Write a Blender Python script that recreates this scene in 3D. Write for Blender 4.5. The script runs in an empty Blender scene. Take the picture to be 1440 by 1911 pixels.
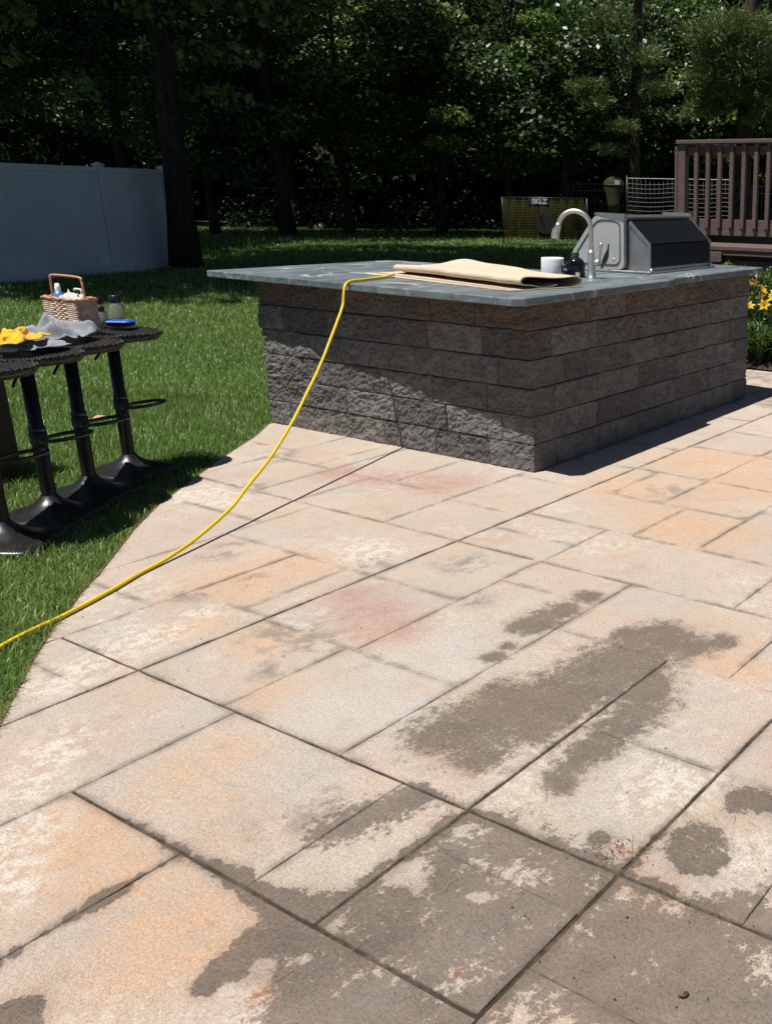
import bpy, math, random
import numpy as np
from mathutils import Vector, Matrix, noise as mnoise

# ------------------------------------------------------------------ scene, camera, sky, sun
sc = bpy.context.scene
col = sc.collection
R = math.radians
CAM = np.array([-3.918, -3.233, 1.43])           # world origin = near bottom corner of the stone island
cd = bpy.data.cameras.new('camera')
cam = bpy.data.objects.new('camera', cd); col.objects.link(cam)
cam.matrix_world = Matrix(((0.50887, 0.26031, -0.82053, CAM[0]),
                           (-0.86071, 0.17053, -0.47969, CAM[1]),
                           (0.01475, 0.95033, 0.31091, CAM[2]),
                           (0, 0, 0, 1)))
cd.sensor_fit = 'VERTICAL'; cd.sensor_height = 24.0
cd.lens = 24.0 * 1788.9 / 1911.0                 # the photograph is the left part of a wide landscape frame
cd.shift_x = -554.0 / 1911.0
cd.clip_start = 0.05; cd.clip_end = 600
sc.camera = cam

SUN_DIR = Vector((0.305, -0.10, -0.914)).normalized()
w = bpy.data.worlds.new('World'); sc.world = w; w.use_nodes = True
sky = w.node_tree.nodes.new('ShaderNodeTexSky'); sky.sky_type = 'NISHITA'; sky.sun_disc = False
sky.sun_elevation = math.asin(-SUN_DIR.z); sky.sun_rotation = math.atan2(-SUN_DIR.x, -SUN_DIR.y)
sky.air_density = 0.6; sky.dust_density = 0.2; sky.ozone_density = 1.0
bg = w.node_tree.nodes['Background']; bg.inputs[1].default_value = 0.05
w.node_tree.links.new(sky.outputs[0], bg.inputs[0])
sl = bpy.data.lights.new('sun', 'SUN'); sl.energy = 5.0; sl.angle = R(0.53); sl.color = (1.0, 0.955, 0.88)
so = bpy.data.objects.new('sun', sl); col.objects.link(so)
so.rotation_euler = SUN_DIR.to_track_quat('-Z', 'Y').to_euler(); so.location = (-6, 3, 20)
sc.view_settings.view_transform = 'Standard'; sc.view_settings.look = 'None'
sc.view_settings.exposure = 0.4; sc.view_settings.gamma = 1.0; sc.view_settings.use_curve_mapping = False
sc.render.engine = 'CYCLES'
sc.cycles.max_bounces = 7; sc.cycles.diffuse_bounces = 3; sc.cycles.glossy_bounces = 3
sc.cycles.transmission_bounces = 5; sc.cycles.transparent_max_bounces = 8
sc.cycles.sample_clamp_indirect = 4.0
sc.cycles.use_denoising = True

# ------------------------------------------------------------------ helpers
FW = np.array([0.8633, 0.5047]); RT = np.array([0.5087, -0.8610])
def P2(depth, lat, z=0.0):                       # metres ahead of / to the right of the viewpoint -> world
    q = CAM[:2] + FW * depth + RT * lat
    return (float(q[0]), float(q[1]), z)

class MB:
    """collects simple shapes into one mesh"""
    def __init__(s): s.v = []; s.f = []; s.sm = []
    def add(s, vs, fs, smooth=False):
        o = len(s.v); s.v += [tuple(map(float, p)) for p in vs]
        s.f += [tuple(i + o for i in f) for f in fs]; s.sm += [smooth] * len(fs); return s
    def box(s, a, b, ch=0.0):
        x0, y0, z0 = a; x1, y1, z1 = b
        if ch <= 0:
            vs = [(x0,y0,z0),(x1,y0,z0),(x1,y1,z0),(x0,y1,z0),(x0,y0,z1),(x1,y0,z1),(x1,y1,z1),(x0,y1,z1)]
            return s.add(vs, [(0,3,2,1),(4,5,6,7),(0,1,5,4),(1,2,6,5),(2,3,7,6),(3,0,4,7)])
        def ring(i, z): return [(x0+i,y0,z),(x1-i,y0,z),(x1,y0+i,z),(x1,y1-i,z),(x1-i,y1,z),(x0+i,y1,z),(x0,y1-i,z),(x0,y0+i,z)]
        c = ch; cx, cy = (x0+x1)/2, (y0+y1)/2
        def ins(rg): return [(x+(c if x<cx else -c)*.6, y+(c if y<cy else -c)*.6, z) for x,y,z in rg]
        rr = [ins(ring(c,z0)), ring(c,z0+c*.6), ring(c,z1-c*.6), ins(ring(c,z1))]
        vs = sum(rr, []); fs = [tuple(range(7,-1,-1)), tuple(range(24,32))]
        for k in range(3):
            for i in range(8): j=(i+1)%8; fs.append((k*8+i,k*8+j,k*8+8+j,k*8+8+i))
        return s.add(vs, fs)
    def obox(s, c, ax, ay, az, hx, hy, hz):      # oriented box
        c=np.array(c); ax,ay,az=[np.array(a,float)/np.linalg.norm(a) for a in (ax,ay,az)]
        vs=[c+ax*i*hx+ay*j*hy+az*k*hz for k in(-1,1) for (i,j) in((-1,-1),(1,-1),(1,1),(-1,1))]
        return s.add(vs,[(0,3,2,1),(4,5,6,7),(0,1,5,4),(1,2,6,5),(2,3,7,6),(3,0,4,7)])
    def tube(s, pts, rad, n=8, caps=True, closed=False):
        pts=[np.array(p,float) for p in pts]; m=len(pts)
        rad=[rad]*m if np.isscalar(rad) else list(rad)
        vs=[]; up=None
        for i in range(m):
            if closed: d=pts[(i+1)%m]-pts[i-1]
            else: d=pts[min(i+1,m-1)]-pts[max(i-1,0)]
            d=d/(np.linalg.norm(d)+1e-12)
            if up is None:
                up=np.array([0,0,1.]) if abs(d[2])<.9 else np.array([1.,0,0])
            a=up-d*(up@d); a/=np.linalg.norm(a)+1e-12; up=a; b=np.cross(d,a)
            for k in range(n):
                t=2*math.pi*k/n; vs.append(pts[i]+rad[i]*(math.cos(t)*a+math.sin(t)*b))
        fs=[]
        for i in range(m if closed else m-1):
            j=(i+1)%m
            for k in range(n):
                l=(k+1)%n; fs.append((i*n+k,i*n+l,j*n+l,j*n+k))
        s.add(vs,fs,True)
        if caps and not closed:
            o=len(s.v)-len(vs)
            s.f.append(tuple(o+k for k in range(n-1,-1,-1))); s.f.append(tuple(o+(m-1)*n+k for k in range(n))); s.sm+=[False,False]
        return s
    def lathe(s, prof, c=(0,0,0), n=24, sx=1, sy=1):
        vs=[]; 
        for r,z in prof:
            for k in range(n):
                t=2*math.pi*k/n; vs.append((c[0]+r*sx*math.cos(t),c[1]+r*sy*math.sin(t),c[2]+z))
        fs=[]
        for i in range(len(prof)-1):
            for k in range(n):
                l=(k+1)%n; fs.append((i*n+k,i*n+l,(i+1)*n+l,(i+1)*n+k))
        return s.add(vs,fs,True)
    def prism(s, poly, axis, lo, hi):            # poly in the two other axes, extruded
        def mk(p,h): return {0:(h,p[0],p[1]),1:(p[0],h,p[1]),2:(p[0],p[1],h)}[axis]
        n=len(poly); vs=[mk(p,lo) for p in poly]+[mk(p,hi) for p in poly]
        fs=[tuple(range(n-1,-1,-1)),tuple(range(n,2*n))]+[(i,(i+1)%n,n+(i+1)%n,n+i) for i in range(n)]
        return s.add(vs,fs)
    def grid(s, nu, nv, fn, smooth=True):
        vs=[fn(i/(nu-1),j/(nv-1)) for i in range(nu) for j in range(nv)]
        fs=[(i*nv+j,(i+1)*nv+j,(i+1)*nv+j+1,i*nv+j+1) for i in range(nu-1) for j in range(nv-1)]
        return s.add(vs,fs,smooth)
    def build(s, name, mat, parent=None, org=(0,0,0), fix=True):
        me=bpy.data.meshes.new(name)
        vs=[(x-org[0],y-org[1],z-org[2]) for x,y,z in s.v]
        me.from_pydata(vs,[],s.f)
        me.polygons.foreach_set('use_smooth', s.sm)
        if fix:
            import bmesh
            bm=bmesh.new(); bm.from_mesh(me); bmesh.ops.recalc_face_normals(bm,faces=bm.faces); bm.to_mesh(me); bm.free()
        me.materials.append(mat); me.update()
        return link(name, me, parent)
def link(name, me, parent=None):
    o=bpy.data.objects.new(name,me); col.objects.link(o)
    if parent is not None: o.parent=parent
    return o
def tag(o, label=None, cat=None, group=None, kind=None):
    if label: o['label']=label
    if cat: o['category']=cat
    if group: o['group']=group
    if kind: o['kind']=kind
    return o
def thing(name, loc, label, cat, group=None):
    o=bpy.data.objects.new(name,None); o.location=loc; o.empty_display_size=.1; col.objects.link(o)
    return tag(o,label,cat,group)
def np_mesh(name, V, F, mat, smooth=False):      # V (n,3) F (m,k)
    me=bpy.data.meshes.new(name); V=np.ascontiguousarray(V,np.float32); F=np.ascontiguousarray(F,np.int32)
    k=F.shape[1]
    me.vertices.add(len(V)); me.vertices.foreach_set('co',V.ravel())
    me.loops.add(F.size); me.loops.foreach_set('vertex_index',F.ravel())
    me.polygons.add(len(F)); me.polygons.foreach_set('loop_start',np.arange(0,F.size,k,dtype=np.int32))
    try: me.polygons.foreach_set('loop_total',np.full(len(F),k,np.int32))
    except Exception: pass
    if smooth: me.polygons.foreach_set('use_smooth',np.ones(len(F),bool))
    me.update(calc_edges=True); me.materials.append(mat); return me
def nz(x,y,z,s): return mnoise.noise(Vector((x*s,y*s,z*s)))

# ------------------------------------------------------------------ material helper
class N:
    def __init__(s,name,rough=.6,spec=.5,metal=0.0,color=None):
        s.m=bpy.data.materials.new(name); s.m.use_nodes=True; s.t=s.m.node_tree
        s.b=s.t.nodes['Principled BSDF']; s.out=s.t.nodes['Material Output']
        s.b.inputs['Roughness'].default_value=rough; s.b.inputs['Specular IOR Level'].default_value=spec; s.b.inputs['Metallic'].default_value=metal
        if color: s.b.inputs['Base Color'].default_value=(*color,1)
    def n(s,ty,ins=None,**at):
        k=s.t.nodes.new(ty)
        for a,b in at.items(): setattr(k,a,b)
        for a,b in (ins or {}).items(): s.put(k.inputs[a],b)
        return k
    def put(s,inp,v):
        if isinstance(v,bpy.types.NodeSocket): s.t.links.new(v,inp)
        elif isinstance(v,(tuple,list)) and len(v)==3 and inp.type=='RGBA': inp.default_value=(*v,1)
        else: inp.default_value=v
    def set(s,name,v): s.put(s.b.inputs[name],v); return s
    def pos(s): return s.n('ShaderNodeNewGeometry').outputs['Position']
    def obj(s): return s.n('ShaderNodeTexCoord').outputs['Object']
    def island(s): return s.n('ShaderNodeNewGeometry').outputs['Random Per Island']
    def rnd(s): return s.n('ShaderNodeObjectInfo').outputs['Random']
    def noise(s,scale,detail=4,rough=.55,vec=None,dist=0.0,color=False):
        k=s.n('ShaderNodeTexNoise',{'Scale':scale,'Detail':detail,'Roughness':rough,'Distortion':dist})
        if vec is not None: s.put(k.inputs['Vector'],vec)
        return k.outputs['Color' if color else 'Fac']
    def ramp(s,f,stops,interp='LINEAR'):
        k=s.n('ShaderNodeValToRGB'); s.put(k.inputs[0],f); r=k.color_ramp; r.interpolation=interp
        while len(r.elements)<len(stops): r.elements.new(.5)
        for e,(p,c) in zip(r.elements,stops):
            e.position=p; e.color=(c,c,c,1) if np.isscalar(c) else (*c,1)
        return k.outputs[0]
    def mix(s,f,a,b,blend='MIX'):
        k=s.n('ShaderNodeMix',data_type='RGBA',blend_type=blend)
        s.put(k.inputs[0],f); s.put(k.inputs[6],a); s.put(k.inputs[7],b); return k.outputs[2]
    def ma(s,op,a,b=0.0,clamp=False):
        k=s.n('ShaderNodeMath',operation=op,use_clamp=clamp); s.put(k.inputs[0],a); s.put(k.inputs[1],b); return k.outputs[0]
    def mr(s,v,a,b,c=0.0,d=1.0):
        k=s.n('ShaderNodeMapRange',{'Value':v,'From Min':a,'From Max':b,'To Min':c,'To Max':d}); k.interpolation_type='SMOOTHSTEP'; return k.outputs[0]
    def vadd(s,a,b): k=s.n('ShaderNodeVectorMath',operation='ADD'); s.put(k.inputs[0],a); s.put(k.inputs[1],b); return k.outputs[0]
    def vscale(s,a,f): k=s.n('ShaderNodeVectorMath',operation='SCALE'); s.put(k.inputs[0],a); s.put(k.inputs['Scale'],f); return k.outputs[0]
    def mapping(s,v,loc=(0,0,0),rot=(0,0,0),sca=(1,1,1),ty='POINT'):
        k=s.n('ShaderNodeMapping',vector_type=ty); s.put(k.inputs['Vector'],v)
        k.inputs['Location'].default_value=loc; k.inputs['Rotation'].default_value=rot; k.inputs['Scale'].default_value=sca; return k.outputs[0]
    def bump(s,h,strength=.3,dist=.01,normal=None):
        k=s.n('ShaderNodeBump',{'Strength':strength,'Distance':dist,'Height':h})
        if normal is not None: s.put(k.inputs['Normal'],normal)
        s.t.links.new(k.outputs[0],s.b.inputs['Normal']); return k.outputs[0]
    def blobs(s,vec,lst):                        # distance field of a union of round patches (1 = on the rim)
        d=None
        for x,y,r in lst:
            m=s.mapping(vec,(x,y,0),(0,0,0),(r,r,1),'TEXTURE')
            k=s.n('ShaderNodeVectorMath',operation='LENGTH'); s.put(k.inputs[0],m); l=k.outputs['Value']
            if d is None: d=l
            else:
                q=s.n('ShaderNodeMath',operation='SMOOTH_MIN'); s.put(q.inputs[0],d); s.put(q.inputs[1],l); q.inputs[2].default_value=.35; d=q.outputs[0]
        return d
def simple(name,color,rough=.5,metal=0.0,var=.12,scale=30,bump=0.0,spec=.5):
    k=N(name,rough,spec,metal); f=k.noise(scale,4,.6,k.obj())
    c=np.array(color); k.set('Base Color',k.mix(f,tuple(c*(1-var)),tuple(np.minimum(c*(1+var),1))))
    k.set('Roughness',k.mr(k.noise(scale*1.7,3,.6,k.obj()),.3,.7,rough*.85,min(1,rough*1.15)))
    if bump: k.bump(k.noise(scale*3,4,.6,k.obj()),bump,.004)
    return k.m
# ------------------------------------------------------------------ ground materials
def mat_lawn():
    k=N('lawn_soil',.95,.1); p=k.pos()
    a=k.noise(.35,4,.6,p); b=k.noise(14,6,.7,p); c=k.noise(90,3,.7,p)
    g=k.mix(k.mr(a,.35,.65),(.045,.085,.020),(.075,.10,.030))
    g=k.mix(k.mr(b,.3,.7),g,(.018,.032,.009)); g=k.mix(k.mr(c,.55,.75,0,.5),g,(.075,.07,.035))
    k.set('Base Color',g); k.bump(b,.8,.03); return k.m
def mat_joint():
    k=N('joint_sediment',.95,.1); p=k.pos(); q=k.n('ShaderNodeSeparateXYZ',{0:p}); d=None
    for ax,v in(('X',-2.45),('X',-1.03),('X',-2.905),('Y',-.41),('Y',-2.228),('Y',-1.777)):
        e=k.ma('ABSOLUTE',k.ma('SUBTRACT',q.outputs[ax],v)); d=e if d is None else k.ma('MINIMUM',d,e)
    main=k.mr(d,.02,.012); f=k.noise(45,5,.7,p); g=k.noise(6,4,.6,p)
    th=k.ma('MULTIPLY',k.mr(f,.35,.6),k.mr(g,.35,.6))
    c=k.mix(th,(.055,.042,.032),(.26,.20,.15)); c2=k.mix(k.ma('MULTIPLY',th,.4),(.042,.033,.026),(.19,.145,.11))
    k.set('Base Color',k.mix(main,c,c2)); k.bump(f,.8,.006); return k.m
WETS=[(-2.2,-1.5,.10),(-2.08,-1.55,.13),(-1.94,-1.6,.13),(-1.80,-1.62,.12),(-2.26,-1.64,.07),(-1.66,-1.63,.12),(-1.57,-1.67,.12),(-1.75,-1.84,.09),(-1.85,-1.87,.07),(-1.66,-1.80,.07),(-1.37,-1.68,.10),(-1.42,-1.59,.07),(-1.37,-1.8,.07),(-1.30,-1.86,.05),(-1.55,-1.22,.06),(-1.48,-1.24,.07),(-1.38,-1.25,.06),(-1.22,-1.25,.05),(-1.79,-1.28,.035),(-1.70,-1.27,.03),(-2.08,-1.88,.06),(-2.16,-1.88,.05),(-2.0,-1.87,.05),(-1.93,-1.88,.06),(-2.24,-1.9,.04),(-1.96,-1.45,.06)]
WETA=[(-2.26,-2.31,.065),(-2.30,-2.36,.055),(-2.33,-2.33,.045),(-2.05,-2.34,.05),(-2.04,-2.40,.05),(-2.10,-2.33,.03),(-2.37,-2.12,.028),(-2.82,-1.85,.06),(-2.84,-1.92,.06),(-2.76,-1.88,.05),(-2.67,-1.91,.05),(-3.0,-1.73,.05),(-2.95,-1.79,.05),(-3.12,-1.74,.028),(-3.07,-1.73,.035),(-3.04,-1.80,.03),(-3.34,-1.5,.04),(-3.36,-1.55,.04),(-2.93,-1.89,.06),(-3.02,-1.88,.05),(-2.87,-1.76,.05),(-2.9,-1.70,.04)]
WETA+=[(-3.36+.05*i,-1.34+.004*math.sin(i*2.1),.020+.010*math.sin(i*1.3+1)) for i in range(9)]+[(-2.905+.004*math.sin(i),-1.12-.045*i,.010+.0022*i+.004*math.sin(i*1.7)) for i in range(14)]+[(-2.9+.05*i,-1.78,.03) for i in range(9)]+[(-2.45+.003*math.sin(i*3),-1.80-.05*i,.022+.008*math.sin(i*2)) for i in range(14)]+[(-2.85+.05*i,-2.227,.022+.006*math.sin(i)) for i in range(12)]
WETB=[(-2.7,-2.05,.13),(-2.7,-2.19,.13),(-2.85,-2.04,.12),(-2.62,-2.33,.14),(-2.59,-2.5,.16),(-2.43,-2.54,.10),(-2.76,-2.36,.12),(-2.71,-2.51,.14),(-2.62,-2.66,.10),(-2.48,-1.93,.10),(-2.48,-2.11,.10),(-2.59,-1.86,.06),(-2.65,-1.57,.09),(-2.56,-1.61,.07),(-2.47,-1.63,.05),(-3.0,-2.02,.10),(-3.07,-1.94,.08),(-2.97,-2.08,.08),(-2.6,-2.14,.10),(-2.07,-1.68,.08),(-2.9,-2.2,.10),(-2.8,-2.6,.2),(-3.1,-2.2,.15)]
ORANGE=[(-1.8,-.07,.17),(-1.55,-.1,.13),(-2.17,-.26,.13),(-2.13,-.55,.14),(-2.33,-.92,.13),(-2.74,-1.05,.16),(-2.6,-1.04,.14),(-2.86,-1.07,.10),(-3.01,-1.11,.12),(-3.04,-1.3,.08),(.71,-.61,.25),(.45,-1.02,.25),(.02,-.63,.22),(-.37,-1.18,.22),(-.27,-.91,.2),(.91,-.92,.25),(-1.41,-2.06,.15),(-3.08,-1.58,.1)]
PINK=[(-.53,.56,.2),(-.48,.3,.2),(-.55,.87,.15),(-1.75,-.67,.17),(-1.8,-.85,.13),(-1.68,-.5,.12),(-.36,.2,.15)]
WHITE=[(-1.2,1.13,.16),(-1.22,.92,.1),(-2.34,-.19,.12),(-2.25,-.22,.08),(-2.53,-.25,.1),(-2.64,-.3,.08),(-2.09,-.17,.07),(-3.08,-.95,.1),(-2.96,-.78,.08),(-2.83,-.67,.08),(-1.33,-.2,.12),(-3.19,-1.16,.06),(-3.14,-1.07,.06),(-2.1,-2.13,.13),(-2.25,-2.45,.08)]
PALE=[(-2.21,-1.28,.16),(-1.94,-1.21,.14),(-2.29,-1.1,.17),(-2.04,-1.06,.15),(-1.8,-1.1,.12)]
GREY=[(-1.6,.34,.06),(-1.69,.29,.08),(-1.41,-.31,.10),(-1.21,-.62,.10),(-2.02,-.57,.12),(-2.02,-.73,.09),(-2.24,-.75,.06),(-2.0,0,.07),(-1.48,-.91,.07),(-.51,1.41,.12),(-1.78,-.05,.05),(-2.75,-1.46,.06),(-2.62,-1.46,.07),(-1.0,1.0,.1),(.1,-.8,.1)]
RUST=[(-3.1,-1.85,.02),(-3.07,-1.85,.02),(-2.98,-1.61,.012),(-2.88,-1.61,.012),(-2.85,-2.12,.015),(-1.04,-1.4,.012),(-1.83,-2.08,.01),(-2.38,-2.18,.02),(-.92,-1.6,.012)]
DRYS=[(-2.70,-1.81,.035),(-2.69,-1.85,.03),(-2.715,-1.88,.025),(-2.675,-1.83,.025),(-2.665,-2.01,.018),(-2.655,-2.035,.016),(-2.67,-1.995,.012),(-3.03,-1.79,.02),(-3.06,-1.81,.022),(-3.09,-1.83,.022),(-3.11,-1.85,.02),(-2.42,-1.96,.03),(-2.40,-1.93,.03),(-2.44,-1.99,.02),(-2.25,-2.45,.03),(-2.28,-2.47,.03),(-2.33,-2.48,.022),(-2.22,-2.42,.03)]
STAINS={'wa':WETA,'ws':WETS,'wb':WETB,'orange':ORANGE,'pink':PINK,'white':WHITE,'pale':PALE,'grey':GREY,'rust':RUST,'dry':DRYS}
def stain_fields(xy):                            # soft distance to each family of stains, 1 = on the rim
    out={}
    for k,l in STAINS.items():
        c=np.array(l); d=np.hypot(xy[:,None,0]-c[None,:,0],xy[:,None,1]-c[None,:,1])/c[None,:,2]
        out[k]=np.minimum(-np.log(np.exp(-6*np.minimum(d,8)).sum(1)+1e-30)/6,4.0)
    return out
def mat_stone():
    k=N('stamped_concrete',.85,.35); p=k.pos(); r=k.rnd()
    at=lambda n:k.n('ShaderNodeAttribute',attribute_name=n).outputs['Fac']
    n5=k.ma('SUBTRACT',k.noise(5,4,.65,p),.5); n24=k.ma('SUBTRACT',k.noise(24,6,.72,p),.5); mid=k.noise(11,6,.65,p)
    def fld(n,a,b,c): return k.ma('ADD',k.ma('ADD',at(n),k.ma('MULTIPLY',n5,a)),k.ma('MULTIPLY',n24,b)) if not c else k.ma('ADD',k.ma('ADD',at(n),k.ma('MULTIPLY',n5,a)),k.ma('ADD',k.ma('MULTIPLY',n24,b),k.ma('MULTIPLY',k.ma('SUBTRACT',k.noise(95,4,.7,p),.5),c)))
    big=k.noise(1.6,5,.6,p); fine=k.noise(120,4,.75,p); grit=k.noise(420,2,.8,p)
    c=k.mix(k.mr(big,.35,.65),(.51,.41,.335),(.585,.478,.405))
    c=k.mix(k.mr(r,0,1,0,.35),c,(.49,.435,.38))
    rs=k.ma('MULTIPLY',k.ma('SUBTRACT',r,.5),1.1); md=k.mr(k.noise(17,6,.7,p),.36,.64,.5,1.0)
    c=k.mix(k.ma('MULTIPLY',k.mr(k.noise(2.3,5,.65,k.vadd(p,(7,3,0))),.47,.66,0,.55),md),c,(.56,.37,.25))
    c=k.mix(k.ma('MULTIPLY',k.mr(k.noise(2.9,5,.65,k.vadd(p,(2,9,4))),.52,.68,0,.5),md),c,(.43,.30,.265))
    c=k.mix(k.mr(k.noise(3.4,6,.7,k.vadd(p,(5,1,8))),.48,.66,0,.65),c,(.47,.445,.42)); c=k.mix(k.ma('MULTIPLY',k.mr(k.noise(2.1,5,.65,k.vadd(p,(1,6,2))),.52,.64),k.mr(n24,-.05,.09,0,.6)),c,(.70,.66,.60))
    c=k.mix(k.ma('MULTIPLY',k.mr(k.ma('ADD',fld('orange',1.6,1.6,0),rs),1.9,.2,0,1.0),md),c,(.61,.385,.245))
    c=k.mix(k.ma('MULTIPLY',k.mr(k.ma('ADD',fld('pink',1.2,1.2,0),k.ma('MULTIPLY',rs,.5)),1.7,.2,0,1.0),md),c,(.43,.235,.20))
    c=k.mix(k.mr(fld('pale',1.2,1.2,0),1.6,.2,0,.7),c,(.55,.525,.49))
    gr=k.ma('MULTIPLY',k.mr(fld('grey',1.6,1.2,0),1.8,.2),k.mr(mid,.42,.6)); c=k.mix(k.ma('MULTIPLY',gr,.75),c,(.17,.15,.125))
    wh=k.ma('MULTIPLY',k.mr(fld('white',1.6,1.2,0),1.9,.3),k.mr(n24,-.07,.07)); c=k.mix(k.ma('MULTIPLY',wh,.85),c,(.74,.69,.62))
    c=k.mix(k.mr(mid,.5,.72,0,.28),c,(.30,.25,.20))
    sp=k.ma('MULTIPLY',k.mr(k.noise(150,3,.6,p),.60,.68),k.mr(n5,-.05,.12)); c=k.mix(k.ma('MULTIPLY',sp,.6),c,(.13,.11,.09))
    c=k.mix(k.mr(fine,.35,.65,0,.42),c,(.25,.20,.155)); c=k.mix(k.mr(grit,.53,.68,0,.65),c,(.17,.14,.11)); c=k.mix(k.mr(grit,.44,.3,0,.55),c,(.76,.68,.58))
    wa=k.mr(fld('wa',1.8,1.7,.7),1.10,.92); ws=k.mr(fld('ws',2.2,2.6,1.5),1.5,.78)
    wa=k.ma('MAXIMUM',wa,k.ma('MULTIPLY',ws,.95))
    lime=k.ma('MULTIPLY',k.mr(k.noise(75,3,.6,p),.60,.66),k.mr(k.noise(6,3,.5,p),.45,.6)); wa=k.ma('MULTIPLY',wa,k.ma('SUBTRACT',1.0,k.ma('MULTIPLY',lime,.85)))
    wb=k.mr(k.ma('ADD',k.ma('ADD',k.noise(42,7,.8,p),k.ma('MULTIPLY',n5,.85)),k.ma('MULTIPLY',k.ma('SUBTRACT',1.0,fld('wb',.6,.3,0)),.26)),.485,.545)
    soft=k.mr(k.ma('MINIMUM',fld('ws',1.6,1.0,0),fld('wa',1.6,1.0,0)),2.0,.8,0,.4)
    wet=k.ma('MULTIPLY',k.ma('MAXIMUM',wa,k.ma('MULTIPLY',wb,.92)),k.ma('SUBTRACT',1.0,k.ma('MULTIPLY',k.mr(fld('dry',2.6,3.0,1.2),1.35,.85),.9)))
    c=k.mix(soft,c,k.mix(1.0,c,(.55,.5,.45),'MULTIPLY'))
    wc=k.mix(1.0,c,(.43,.385,.345),'MULTIPLY'); wc=k.mix(.25,wc,(.16,.130,.106)); wc=k.mix(k.mr(k.noise(7,6,.68,p),.46,.66,0,.6),wc,(.085,.066,.050)); wc=k.mix(k.ma('MULTIPLY',k.mr(n5,.02,.14),.35),wc,(.13,.10,.06)); wc=k.mix(k.mr(fine,.6,.45,0,.35),wc,(.22,.20,.18))
    c=k.mix(wet,c,wc)
    ru=k.ma('MULTIPLY',k.mr(fld('rust',.8,1.5,0),1.8,.4),k.mr(k.noise(60,4,.7,p),.42,.6)); c=k.mix(k.ma('MULTIPLY',ru,.8),c,(.30,.09,.03))
    rim=k.ma('ADD',at('rim'),k.ma('MULTIPLY',n24,.03)); gm=k.ma('MULTIPLY',k.mr(rim,.030,.0),k.mr(n5,-.10,.10)); c=k.mix(k.ma('MULTIPLY',gm,.6),c,(.14,.115,.092))
    k.set('Base Color',c)
    k.set('Roughness',k.mr(wet,0,1,.88,.5))
    h=k.ma('ADD',k.ma('MULTIPLY',k.noise(9,8,.74,p),1.3),k.ma('ADD',k.ma('MULTIPLY',fine,.35),k.ma('MULTIPLY',grit,.12)))
    k.bump(h,.85,.016); return k.m

# ------------------------------------------------------------------ the setting
LAWN=mat_lawn()
def ground_z(x,y):
    x=np.asarray(x,float); y=np.asarray(y,float); D=(x-CAM[0])*FW[0]+(y-CAM[1])*FW[1]; L=(x-CAM[0])*RT[0]+(y-CAM[1])*RT[1]
    sm=lambda t:np.clip(t,0,1)**2*(3-2*np.clip(t,0,1))
    return -.035-.13*sm((-8.5-L)/4.5)*sm((D-8)/8)*sm((30-D)/10)+.02*np.sin(x*.6)*np.sin(y*.5)*sm((D-12)/10)
gx=np.concatenate([np.linspace(-150,-12,8),np.linspace(-10,34,90),np.linspace(40,250,8)]); gy=np.concatenate([np.linspace(-150,-8,8),np.linspace(-6,38,90),np.linspace(45,250,8)])
X_,Y_=np.meshgrid(gx,gy,indexing='ij'); Vg=np.stack([X_,Y_,ground_z(X_,Y_)],2).reshape(-1,3); ny_=len(gy)
ii,jj=np.meshgrid(np.arange(len(gx)-1),np.arange(ny_-1),indexing='ij'); q0=(ii*ny_+jj).ravel(); Fg=np.stack([q0,q0+ny_,q0+ny_+1,q0+1],1)
me=np_mesh('lawn',Vg,Fg,LAWN,True)
tag(link('lawn',me),kind='structure')

EDGE=[(-.03,2.16),(-.30,1.935),(-.564,1.76),(-.80,1.60),(-1.023,1.427),(-1.247,1.26),(-1.40,1.15),(-1.534,1.024),(-1.70,.87),(-1.845,.715),(-2.067,.484),(-2.20,.36),(-2.322,.227),(-2.42,.13),(-2.504,.03),(-2.60,-.08),(-2.676,-.184),(-2.76,-.29),(-2.838,-.399),(-2.95,-.54),(-3.08,-.70),(-3.25,-.90),(-3.5,-1.2),(-3.9,-1.6),(-4.4,-2.1)]
PATIO=EDGE+[(-4.4,-4.2),(3.66,-4.2),(3.66,2.4),(2.3,2.4),(2.3,.5),(.1,.5),(.1,2.1)]
def clip_rect(poly,x0,x1,y0,y1):
    for ax,lim,sgn in ((0,x0,1),(0,x1,-1),(1,y0,1),(1,y1,-1)):
        out=[]
        for i in range(len(poly)):
            a=poly[i-1]; b=poly[i]; ia=(a[ax]-lim)*sgn>=0; ib=(b[ax]-lim)*sgn>=0
            if ia!=ib:
                t=(lim-a[ax])/(b[ax]-a[ax]); out.append((a[0]+t*(b[0]-a[0]),a[1]+t*(b[1]-a[1])))
            if ib: out.append(b)
        poly=out
        if not poly: return []
    return poly
def area(p): return .5*sum(p[i-1][0]*p[i][1]-p[i][0]*p[i-1][1] for i in range(len(p)))
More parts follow.
